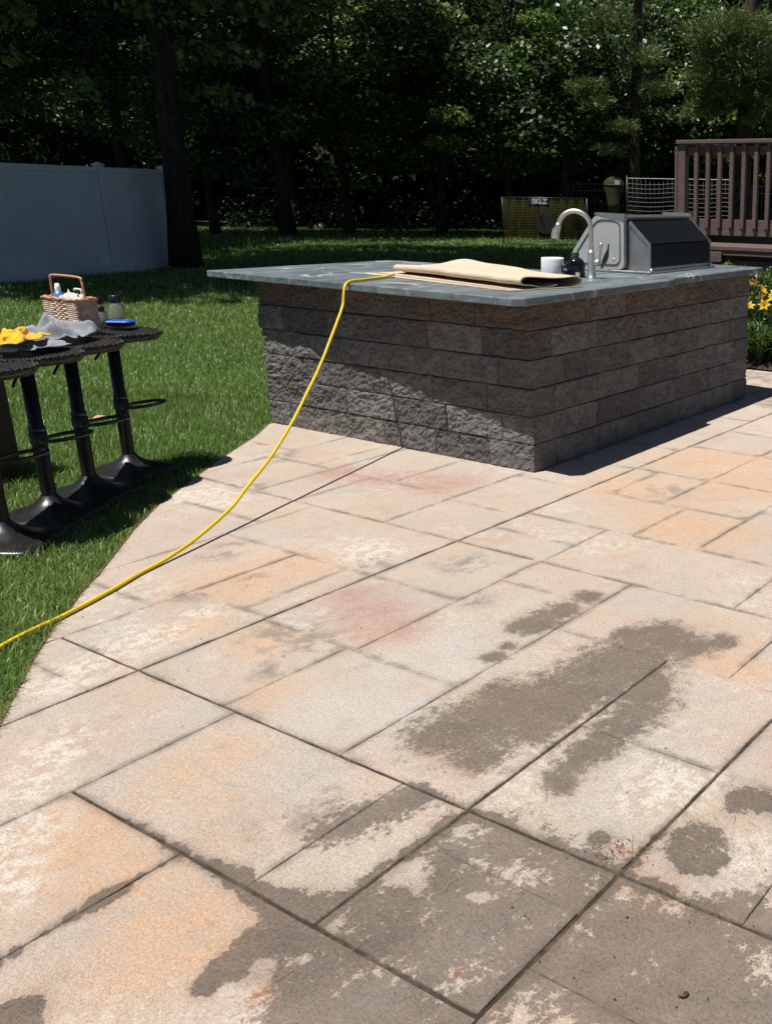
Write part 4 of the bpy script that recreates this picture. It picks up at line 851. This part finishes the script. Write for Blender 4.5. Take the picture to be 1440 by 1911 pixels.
# front rank of the wood, uneven in height and depth
FR=[(33,-25.2,9,2.6,3.3,LF1),(27.5,-19.6,8,2.6,3.0,LF1),(31,-17.2,9,2.5,3.3,LF1),(36,-17.0,9.5,1.0,3.4,LF1),(38.5,-13.0,10,1.6,3.8,LF2),(39,-9.6,10.5,1.7,3.7,LF1),(37.5,-6.6,9.5,1.9,3.6,LF2),(36.5,-4.4,9,2.1,3.2,LF1),(41,-1.9,10,2.2,3.4,LF1),(41.5,2.0,10,2.0,3.6,LF2),(40,5.4,10,1.8,3.4,LF1)]
FL_=['leafy tree behind the white fence at the left picture edge','leafy tree rising behind the middle of the white fence','dark tree just left of the big trunk behind the fence','shaded tree at the wood edge right of the big trunk','spreading green tree above the two balls','dense oak in the middle of the wood edge','sunlit maple left of the practice goal','sunlit oak hanging low over the practice goal','leafy tree behind the black metal fence','green tree behind the brown deck railing','leafy tree at the right picture edge behind the deck']
for i,((D,la,h,zl,rx,mt),lb) in enumerate(zip(FR,FL_)):
    tree(P2(D,la),lb,h,zl,rx,nclump=50,nleaf=310,l=.19 if D>34 else .15,mat=mt,tr=.16+.02*(i%3),seed=20+i,group=GW,clump=1.0)
# taller rank behind
for i,(D,la,h) in enumerate([(44,-29,15),(46,-23,16),(45,-17.5,15),(47,-12,17),(46,-7,16),(47,-2.5,16),(46,2.5,16),(45,7,15)]):
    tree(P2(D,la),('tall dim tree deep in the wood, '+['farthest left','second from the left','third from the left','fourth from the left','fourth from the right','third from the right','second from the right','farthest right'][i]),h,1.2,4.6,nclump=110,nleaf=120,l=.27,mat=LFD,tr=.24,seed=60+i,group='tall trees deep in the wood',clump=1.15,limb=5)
# closed mass of far foliage
C=[]
for i in range(1900):
    la=rng.uniform(-56,30); D=rng.uniform(51,61); C.append(P2(D,la,20*rng.random()**1.4))
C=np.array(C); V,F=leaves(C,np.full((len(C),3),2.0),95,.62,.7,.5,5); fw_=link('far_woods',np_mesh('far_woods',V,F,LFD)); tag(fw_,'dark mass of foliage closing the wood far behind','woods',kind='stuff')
# low undergrowth along the wood edge
C=[];Rr=[]
for i in range(130):
    la=rng.uniform(-27,8); D=rng.uniform(39.5,46); hgt=rng.uniform(.1,1.1); C.append(P2(D,la,hgt)); Rr.append((.8,.8,.5))
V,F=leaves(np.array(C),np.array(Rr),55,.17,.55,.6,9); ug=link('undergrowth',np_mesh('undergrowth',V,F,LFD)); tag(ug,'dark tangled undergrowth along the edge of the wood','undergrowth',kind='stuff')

TX,TY=8.36,15.85
# big shade tree at the end of the fence: trunk in view, crown above the picture
bt_=tree((TX,TY),'big dark tree trunk standing at the end of the white fence',17,6.8,7.4,off=(1.2,-1.6),nclump=210,nleaf=95,l=.34,mat=LF1,tr=.25,seed=5,clump=1.25,limb=16,name='shade_tree')
tree(P2(16.5,-15.4),'tall shade tree beyond the left picture edge over the fence',16,6.6,5.6,off=(float(RT[0]*2.8-FW[0]*1.0),float(RT[1]*2.8-FW[1]*1.0)),nclump=170,nleaf=95,l=.34,mat=LF1,tr=.26,seed=6,clump=1.15,limb=10,name='shade_tree')
tree(P2(27,-19.5),'tall unseen tree added behind the white fence to shade the wood',18,7.8,5.6,off=(float(-FW[0]*2),float(-FW[1]*2)),nclump=140,nleaf=95,l=.36,mat=LF1,tr=.26,seed=8,clump=1.3,limb=8,name='shade_tree')  # unseen tree, added so its crown shades the woods at left
tree(P2(35.5,-14.2),'tall oak with a bare straight trunk, added to shade the wood edge',19,9.2,5.2,off=(float(-FW[0]*2.5-RT[0]*1.5),float(-FW[1]*2.5-RT[1]*1.5)),nclump=130,nleaf=95,l=.36,mat=LF1,tr=.24,seed=9,clump=1.3,limb=8,name='shade_tree')  # added tree: its high crown shades the middle of the wood
# low sprays of the big tree that hang into the picture
C=[];Rr=[]
for la,D,z in[(-10.6,20.5,4.9),(-9.7,20.0,4.6),(-8.8,19.8,4.9),(-8.9,20.4,4.0),(-12.8,19.6,4.5),(-13.4,20.2,3.9),(-12.4,21,3.4),(-7.6,19.5,4.6),(-9.4,20.8,3.2),(-13.9,19.5,4.9),(-6.9,20,5.1),(-11.8,19.4,5.0),(-10.2,20.6,4.0)]: C.append(np.array(P2(D,la,z))); Rr.append((.75,.75,.28))
o_=np.array((TX,TY,-.04)); V,F=leaves(np.array(C)-o_,np.array(Rr),75,.19,.7,.9,77); link('low_branch_leaves',np_mesh('low_branch_leaves',V,F,LF2),bt_)
m=MB()
for c_ in C: m.tube(smooth_path([np.array([0.25,-.1,5.6]),(c_-o_)*.55+np.array([0,0,2.7]),c_-o_],4),[.05-.005*j for j in range(9)],5)
m.build('low_branch',BARK,bt_)

# pines ---------------------------------------------------------------
def pine(loc,label,h,pads,tr,seed,dens=420):
    g=np.random.default_rng(seed); t=thing('pine_tree',(loc[0],loc[1],-.04),label,'pine tree','pines at the right of the wood')
    m=MB(); pts=trunk(m,(0,0,0),(.15,-.1,h),tr,tr*.45,seed,n=12,bend=.2); Vs=[];Fs=[];o=0
    def pad(c,rx,rz):
        nonlocal o
        n=int(dens*rx*rx*1.6); th=g.random(n)*6.283; r=np.sqrt(g.random(n))*rx
        P=np.stack([c[0]+r*np.cos(th),c[1]+r*np.sin(th),c[2]+rz*(1-(r/rx)**2)*g.random(n)+rz*.35*g.normal(size=n)],1)
        d=g.normal(size=(n,3))*.55+np.stack([np.cos(th),np.sin(th),.75*np.ones(n)],1); d/=np.linalg.norm(d,axis=1,keepdims=True)
        for k in range(3):
            dd=d+g.normal(size=(n,3))*.35; dd/=np.linalg.norm(dd,axis=1,keepdims=True); s=np.cross(dd,g.normal(size=(n,3))); s/=np.linalg.norm(s,axis=1,keepdims=True)
            L=.20*(.7+.6*g.random(n))[:,None]; W=.011
            Vs.append(np.stack([P-s*W,P+s*W,P+dd*L+s*W*.3,P+dd*L-s*W*.3],1).reshape(-1,3)); Fs.append(np.arange(n*4).reshape(-1,4)+o); o+=n*4
    for(la,dz,z,rx,rz) in pads:
        c=np.array([RT[0]*la-FW[0]*dz,RT[1]*la-FW[1]*dz,z])
        i=min(range(len(pts)),key=lambda i:abs(pts[i][2]-(z-.4))); m.tube(smooth_path([pts[i],(pts[i]+c)/2+np.array([0,0,-.1]),c],3),[.05,.045,.04,.035,.03,.02,.012],5)
        for s in range(5):
            a=g.random()*6.283; rr=rx*g.random()*.55; pad(c+np.array([math.cos(a)*rr,math.sin(a)*rr,g.normal()*rz*.5]),rx*.6,rz)
    m.build('trunk',PBARK,t); link('crown',np_mesh('crown',np.concatenate(Vs),np.concatenate(Fs),NDL),t)
pine(P2(27.5,1.45),'pine with bushy needle pads rising behind the brown deck',13,[(-.7,.8,5.25,.95,.3),(-.1,1.0,5.4,.9,.3),(-.9,.6,4.55,.85,.25),(-.2,.9,4.6,.9,.28),(.35,1,4.7,.8,.25),(-1.0,.5,3.75,.75,.22),(-.4,.8,3.95,.7,.22),(.6,.8,3.6,.8,.22),(1.1,.7,3.3,.8,.22),(.9,.6,4.2,.8,.2),(1.2,0,9.4,.9,.4),(.2,-.6,11.5,.8,.4)],.24,31)
pine(P2(34,-1.85),'slim tall pine trunk left of the bushy pine',14,[(-1.6,.8,4.7,.8,.2),(-1.1,.7,4.2,.6,.18),(.8,.6,4.6,.7,.2),(-.3,.8,3.55,.6,.18),(-.7,.6,2.9,.55,.16),(.3,.7,5.6,.8,.2),(-.6,.5,6.6,.9,.25),(.3,0,8.5,1.3,.3),(0,0,10.5,1.3,.4),(0,0,12.5,1.0,.4)],.20,32,300)

# ------------------------------------------------------------------ flower bed at the right
SOIL=simple('dark_mulch',(.045,.03,.02),.95,0,.5,25,.9)
m=MB(); m.grid(14,30,lambda u,v:(3.68+1.15*u,-4.0+6.6*v,.012+.05*math.sin(math.pi*u)+.015*nz(u*3,v*9,0,1.5))); bd=m.build('flower_bed_soil',SOIL); tag(bd,kind='structure')
STRAP=mat_leaf('daylily_leaf',(.040,.085,.020),(.075,.135,.035),(.055,.10,.028),.3); PETY=mat_leaf('yellow_petal',(.70,.42,.010),(.78,.52,.02),(.72,.40,.01),.35,.5); PETO=mat_leaf('faded_petal',(.55,.22,.06),(.62,.30,.12),(.5,.2,.06),.3,.6)
def daylily(loc,label,seed,nl=120,flowers=()):
    g=random.Random(seed); t=thing('daylily',loc,label,'flower','daylilies in the bed beside the patio'); m=MB()
    for i in range(nl):
        a=g.uniform(0,6.283); L=g.uniform(.32,.58); w=g.uniform(.007,.012); hh=g.uniform(.18,.42); bx,by=g.gauss(0,.06),g.gauss(0,.06); dx,dy=math.cos(a),math.sin(a); vs=[]
        for j in range(7):
            s=j/6; r_=L*s*.85; z=hh*4*s*(1-s*.62)*.62*(1.1-.3*s); ww=w*(1-s**2.2)+.0006
            c=(bx+dx*r_,by+dy*r_,z); vs+=[(c[0]-dy*ww,c[1]+dx*ww,c[2]+.003),(c[0],c[1],c[2]-.002),(c[0]+dy*ww,c[1]-dx*ww,c[2]+.003)]
        fs=[]
        for j in range(6): fs+=[(j*3,j*3+1,j*3+4,j*3+3),(j*3+1,j*3+2,j*3+5,j*3+4)]
        m.add(vs,fs,True)
    m.build('strap_leaves',STRAP,t,fix=False)['kind']='stuff'
    for (dx,dy,z,faded) in flowers:
        s=MB(); s.tube([(dx*.2,dy*.2,0),(dx*.7,dy*.7,z*.6),(dx,dy,z)],[.004,.0035,.003],5); s.build('stem',STRAP,t)
        f=MB(); ax_=np.array([-FW[0]*.7+g.gauss(0,.35),-FW[1]*.7+g.gauss(0,.35),.75]); ax_/=np.linalg.norm(ax_); u=np.cross(ax_,[0,0,1.]); u/=np.linalg.norm(u); v=np.cross(ax_,u)
        sz=.055 if not faded else .04
        for p in range(6):
            an=p*math.pi/3; d=math.cos(an)*u+math.sin(an)*v; si=np.cross(ax_,d); wd=.019 if p%2 else .014; vs=[]
            for q in range(5):
                e=q/4; c=np.array([dx,dy,z])+ax_*(.045*math.sin(e*1.9))+d*(sz*1.15*e**1.3); ww=wd*math.sin(math.pi*(.12+.86*e))*(.35 if faded else 1); vs+=[c-si*ww+ax_*.004,c+0*si,c+si*ww+ax_*.004]
            fs=[]
            for q in range(4): fs+=[(q*3,q*3+1,q*3+4,q*3+3),(q*3+1,q*3+2,q*3+5,q*3+4)]
            f.add(vs,fs,True)
        f.build('blossom',PETO if faded else PETY,t,fix=False)
daylily((3.98,.62,.03),'daylily clump with yellow blossoms closest to the stone island',1,150,[(-.12,-.05,.62,0),(.02,-.14,.72,0),(-.02,.05,.68,1),(.10,-.12,.60,0),(-.16,-.12,.50,0),(.05,.02,.55,1),(-.05,-.16,.56,0),(-.2,.02,.48,0)])
daylily((4.03,.22,.03),'daylily clump with yellow blossoms at the right picture edge',2,150,[(-.12,.1,.60,0),(-.06,.02,.70,0),(.05,.1,.66,1),(-.15,-.05,.44,0),(0,.15,.52,0),(-.18,.16,.36,1)])
daylily((4.02,-.3,.03),'daylily clump just beyond the right picture edge',3,110,[(0,0,.6,0),(.1,.1,.65,0)])
daylily((4.0,1.05,.03),'daylily clump hidden behind the stone island',4,90,[(0,0,.6,0)])
BOX=mat_leaf('boxwood_leaf',(.045,.085,.018),(.085,.14,.035),(.05,.09,.02),.2)
def shrub(loc,label,rx,h,seed,l=.035,mat=None,n=70,k=46,name='shrub',cat='shrub'):
    g=np.random.default_rng(seed); t=thing(name,loc,label,cat); m=MB()
    for i in range(7): a=g.random()*6.28; m.tube([(0,0,0),(math.cos(a)*rx*.3,math.sin(a)*rx*.3,h*.4),(math.cos(a)*rx*.6,math.sin(a)*rx*.6,h*.75)],[.012,.009,.004],5)
    m.build('stems',BARK,t)
    u=g.normal(size=(k,3)); u/=np.linalg.norm(u,axis=1,keepdims=True); C=u*(g.random((k,1))**.3)*np.array([rx,rx,h*.45])+np.array([0,0,h*.52])
    V,F=leaves(C,np.full((k,3),rx*.32),n,l,.55,.5,seed); link('foliage',np_mesh('foliage',V,F,mat or BOX),t)
shrub((4.55,.95,.0),'rounded boxwood shrub behind the daylilies next to the deck step',.42,.80,41,.03,None,260,60)
shrub((4.62,.10,.0),'boxwood shrub behind the daylilies at the right picture edge',.42,.78,42,.03,None,240,60)
HOS=mat_leaf('lime_hosta_leaf',(.12,.20,.03),(.20,.28,.06),(.15,.22,.04),.35)
shrub((4.35,1.72,.0),'lime green broad-leaved plant peeking over the counter beside the grill',.17,1.12,43,.10,HOS,16,26,'leafy_plant','plant')
shrub((4.45,1.30,.0),'low broad-leaved plant just above the right end of the counter',.22,.93,44,.08,BOX,22,30,'leafy_plant','plant')

# ------------------------------------------------------------------ grass blades
GR=mat_leaf('grass_blade',(.118,.225,.042),(.235,.355,.10),(.25,.30,.085),.4,.38)
def in_poly(x,y,poly):
    c=np.zeros(len(x),bool); n=len(poly)
    for i in range(n):
        x0,y0=poly[i-1]; x1,y1=poly[i]
        if y0==y1: continue
        c^=((y0>y)!=(y1>y))&(x<(x1-x0)*(y-y0)/(y1-y0)+x0)
    return c
def grass(n,D0,D1,l,wd,seed,lat0=-.80,lat1=.16,pw=2.0):
    g=np.random.default_rng(seed); u=g.random(n)
    D=D0*(D1/D0)**u if pw==2 else D0+(D1-D0)*u
    la=D*(lat0+(lat1-lat0)*g.random(n)); x=CAM[0]+FW[0]*D+RT[0]*la; y=CAM[1]+FW[1]*D+RT[1]*la
    keep=~in_poly(x,y,PATIO)&~((x>-.02)&(x<1.25)&(y>-.1)&(y<2.2))&~((x>2.4)&(x<6.2)&(y<2.45))
    jag=.012*np.sin(x*31)+.010*np.sin(y*47); x=x[keep];y=y[keep];D=D[keep]; n=len(x)
    hh=(l*(.45+.75*g.random(n))*(1+.35*np.sin(x*2.1+np.sin(y*1.7)*2)*.5))[:,None]; a=g.random(n)*6.283; ln=(.25+.75*g.random(n)**1.5)[:,None]
    dx=np.stack([np.cos(a),np.sin(a),np.zeros(n)],1); b=a+1.57+g.normal(size=n)*.5; sd=np.stack([np.cos(b),np.sin(b),np.zeros(n)],1)
    W=(wd*(.7+.6*g.random(n))*np.maximum(1,D/9))[:,None]
    P=np.stack([x,y,ground_z(x,y)],1); up=np.array([0,0,1.])
    m_=P+up*hh*.62+dx*hh*ln*.22; t=P+up*hh*(1-.28*ln)+dx*hh*ln*.85
    V=np.stack([P-sd*W,P+sd*W,m_+sd*W*.75,t,m_-sd*W*.75],1).reshape(-1,3)
    i=np.arange(n)*5; F4=np.stack([i,i+1,i+2,i+4],1); F3=np.stack([i+4,i+2,i+3,i+3],1)
    return V,np.concatenate([F4]),np.stack([i+4,i+2,i+3],1)
Vs=[];Q=[];T_=[];o=0
for a in((230000,2.2,7.5,.070,.0017,1,-.84),(210000,7.0,14.5,.072,.0021,2),(90000,13.5,42,.085,.0032,3)):
    V,F4,F3=grass(*a); Vs.append(V);Q.append(F4+o);T_.append(F3+o); o+=len(V)
V=np.concatenate(Vs);F4=np.concatenate(Q);F3=np.concatenate(T_)
me=bpy.data.meshes.new('grass'); me.vertices.add(len(V)); me.vertices.foreach_set('co',V.astype(np.float32).ravel())
li=np.concatenate([F4.ravel(),F3.ravel()]).astype(np.int32); me.loops.add(len(li)); me.loops.foreach_set('vertex_index',li)
st_=np.concatenate([np.arange(len(F4))*4,len(F4)*4+np.arange(len(F3))*3]).astype(np.int32); me.polygons.add(len(st_)); me.polygons.foreach_set('loop_start',st_)
try: me.polygons.foreach_set('loop_total',np.concatenate([np.full(len(F4),4),np.full(len(F3),3)]).astype(np.int32))
except Exception: pass
me.update(calc_edges=True); me.materials.append(GR); gs=link('grass',me); tag(gs,'short green lawn grass around the patio','grass',kind='stuff')

# dry clippings along the edge and pine needles on the patio
def strands(P,A,L,W,z,seed,curve=.15,lift=.004):
    g=np.random.default_rng(seed); n=len(P); d=np.stack([np.cos(A),np.sin(A),np.zeros(n)],1); s=np.stack([-np.sin(A),np.cos(A),np.zeros(n)],1); cv=(g.normal(size=n)*curve)[:,None]; L=L[:,None]
    c=np.concatenate([P,np.full((n,1),z)],1)+np.array([0,0,1.])*(g.random(n)*lift)[:,None]; q=[]
    for t in(-.5,0,.5):
        m_=c+d*L*t+s*L*cv*(4*t*t); q+=[m_-s*W,m_+s*W]
    V=np.stack(q,1).reshape(-1,3); i=np.arange(n)*6; F=np.concatenate([np.stack([i,i+1,i+3,i+2],1),np.stack([i+2,i+3,i+5,i+4],1)]); return V,F
DRY=mat_leaf('dry_needle',(.14,.07,.03),(.34,.23,.12),(.12,.055,.025),.1,.7)
g=np.random.default_rng(8); E_=np.array(EDGE); n=2600; i=g.integers(0,len(E_)-1,n); t=g.random((n,1)); P=E_[i]*(1-t)+E_[i+1]*t; tg=E_[i+1]-E_[i]; tg/=np.linalg.norm(tg,axis=1,keepdims=True); nrm=np.stack([tg[:,1],-tg[:,0]],1)
P=P+nrm*(g.normal(size=(n,1))*.006+.004)
V,F=strands(P,g.random(n)*6.28,.008+.022*g.random(n),.0008,-.010,3,lift=.014); o=link('dry_clippings',np_mesh('dry_clippings',V,F,DRY)); tag(o,'dry brown clippings along the patio edge','clippings',kind='stuff')
P=[];
for cx,cy,s,n in((-2.6,-2.1,.30,36),(-2.15,-1.6,.3,16),(-2.40,-2.17,.03,30),(-2.6,-1.82,.05,16),(-3.0,-1.8,.25,18),(-2.2,-2.35,.12,14),(-2.0,-.5,.9,16),(-2.47,-1.75,.02,12)): P.append(np.array([cx,cy])+g.normal(size=(n,2))*s)
P=np.concatenate(P); P=P[in_poly(P[:,0],P[:,1],PATIO)&~((P[:,0]>-.03)&(P[:,1]>-.03))]; n=len(P)
V,F=strands(P,g.random(n)*6.28,.010+.055*g.random(n)**2,.00045,.0035,4,.12,.004); o=link('pine_needles',np_mesh('pine_needles',V,F,DRY)); tag(o,'loose dry pine needles scattered on the patio','pine needles',kind='stuff')
# crumbs of dirt and leaf fragments
P=np.concatenate([np.array([-2.40,-2.17])+g.normal(size=(45,2))*.035,np.array([-2.0,-1.6])+g.normal(size=(25,2))*.5,np.array([-.6,-.6])+g.normal(size=(40,2))*.8,np.array([-2.3,-.6])+g.normal(size=(20,2))*.5,np.array([-2.65,-2.35])+g.normal(size=(40,2))*.2])
P=P[in_poly(P[:,0],P[:,1],PATIO)&~((P[:,0]>-.03)&(P[:,1]>-.03))]; C=np.concatenate([P,np.full((len(P),1),.004)],1); V,F=leaves(C,np.full((len(C),3),.0015),1,.006,.7,1.5,15); o=link('leaf_crumbs',np_mesh('leaf_crumbs',V,F,simple('leaf_crumb',(.10,.045,.025),.8,0,.5))); tag(o,'brown leaf crumbs and grit lying on the patio','debris',kind='stuff')
def fallen(loc,label,c,s):
    t=thing('fallen_leaf',loc,label,'leaf','fallen leaves'); k=simple('fallen_leaf_'+str(len(bpy.data.materials)),c,.8)
    m=MB(); m.grid(6,5,lambda u,v:((u-.5)*s*1.6,(v-.5)*s*math.sin(math.pi*(.1+.8*u)),.25*s*math.sin(u*3)+.2*s*abs(v-.5))); m.build('blade',k,t); m=MB(); m.tube([(-.5*s*1.6,0,.0),(-.75*s*1.6,.01,.004)],.0015,5); m.build('stalk',k,t)
fallen((-.84,1.75,.03),'pale curled leaf lying on the grass by the patio edge',(.50,.44,.34),.045); fallen((-.62,3.03,.03),'pinkish fallen leaf on the lawn behind the stools',(.50,.26,.18),.06); fallen((-2.67,-2.525,.003),'small dark leaf on the wet patio slab at lower right',(.05,.02,.012),.010)
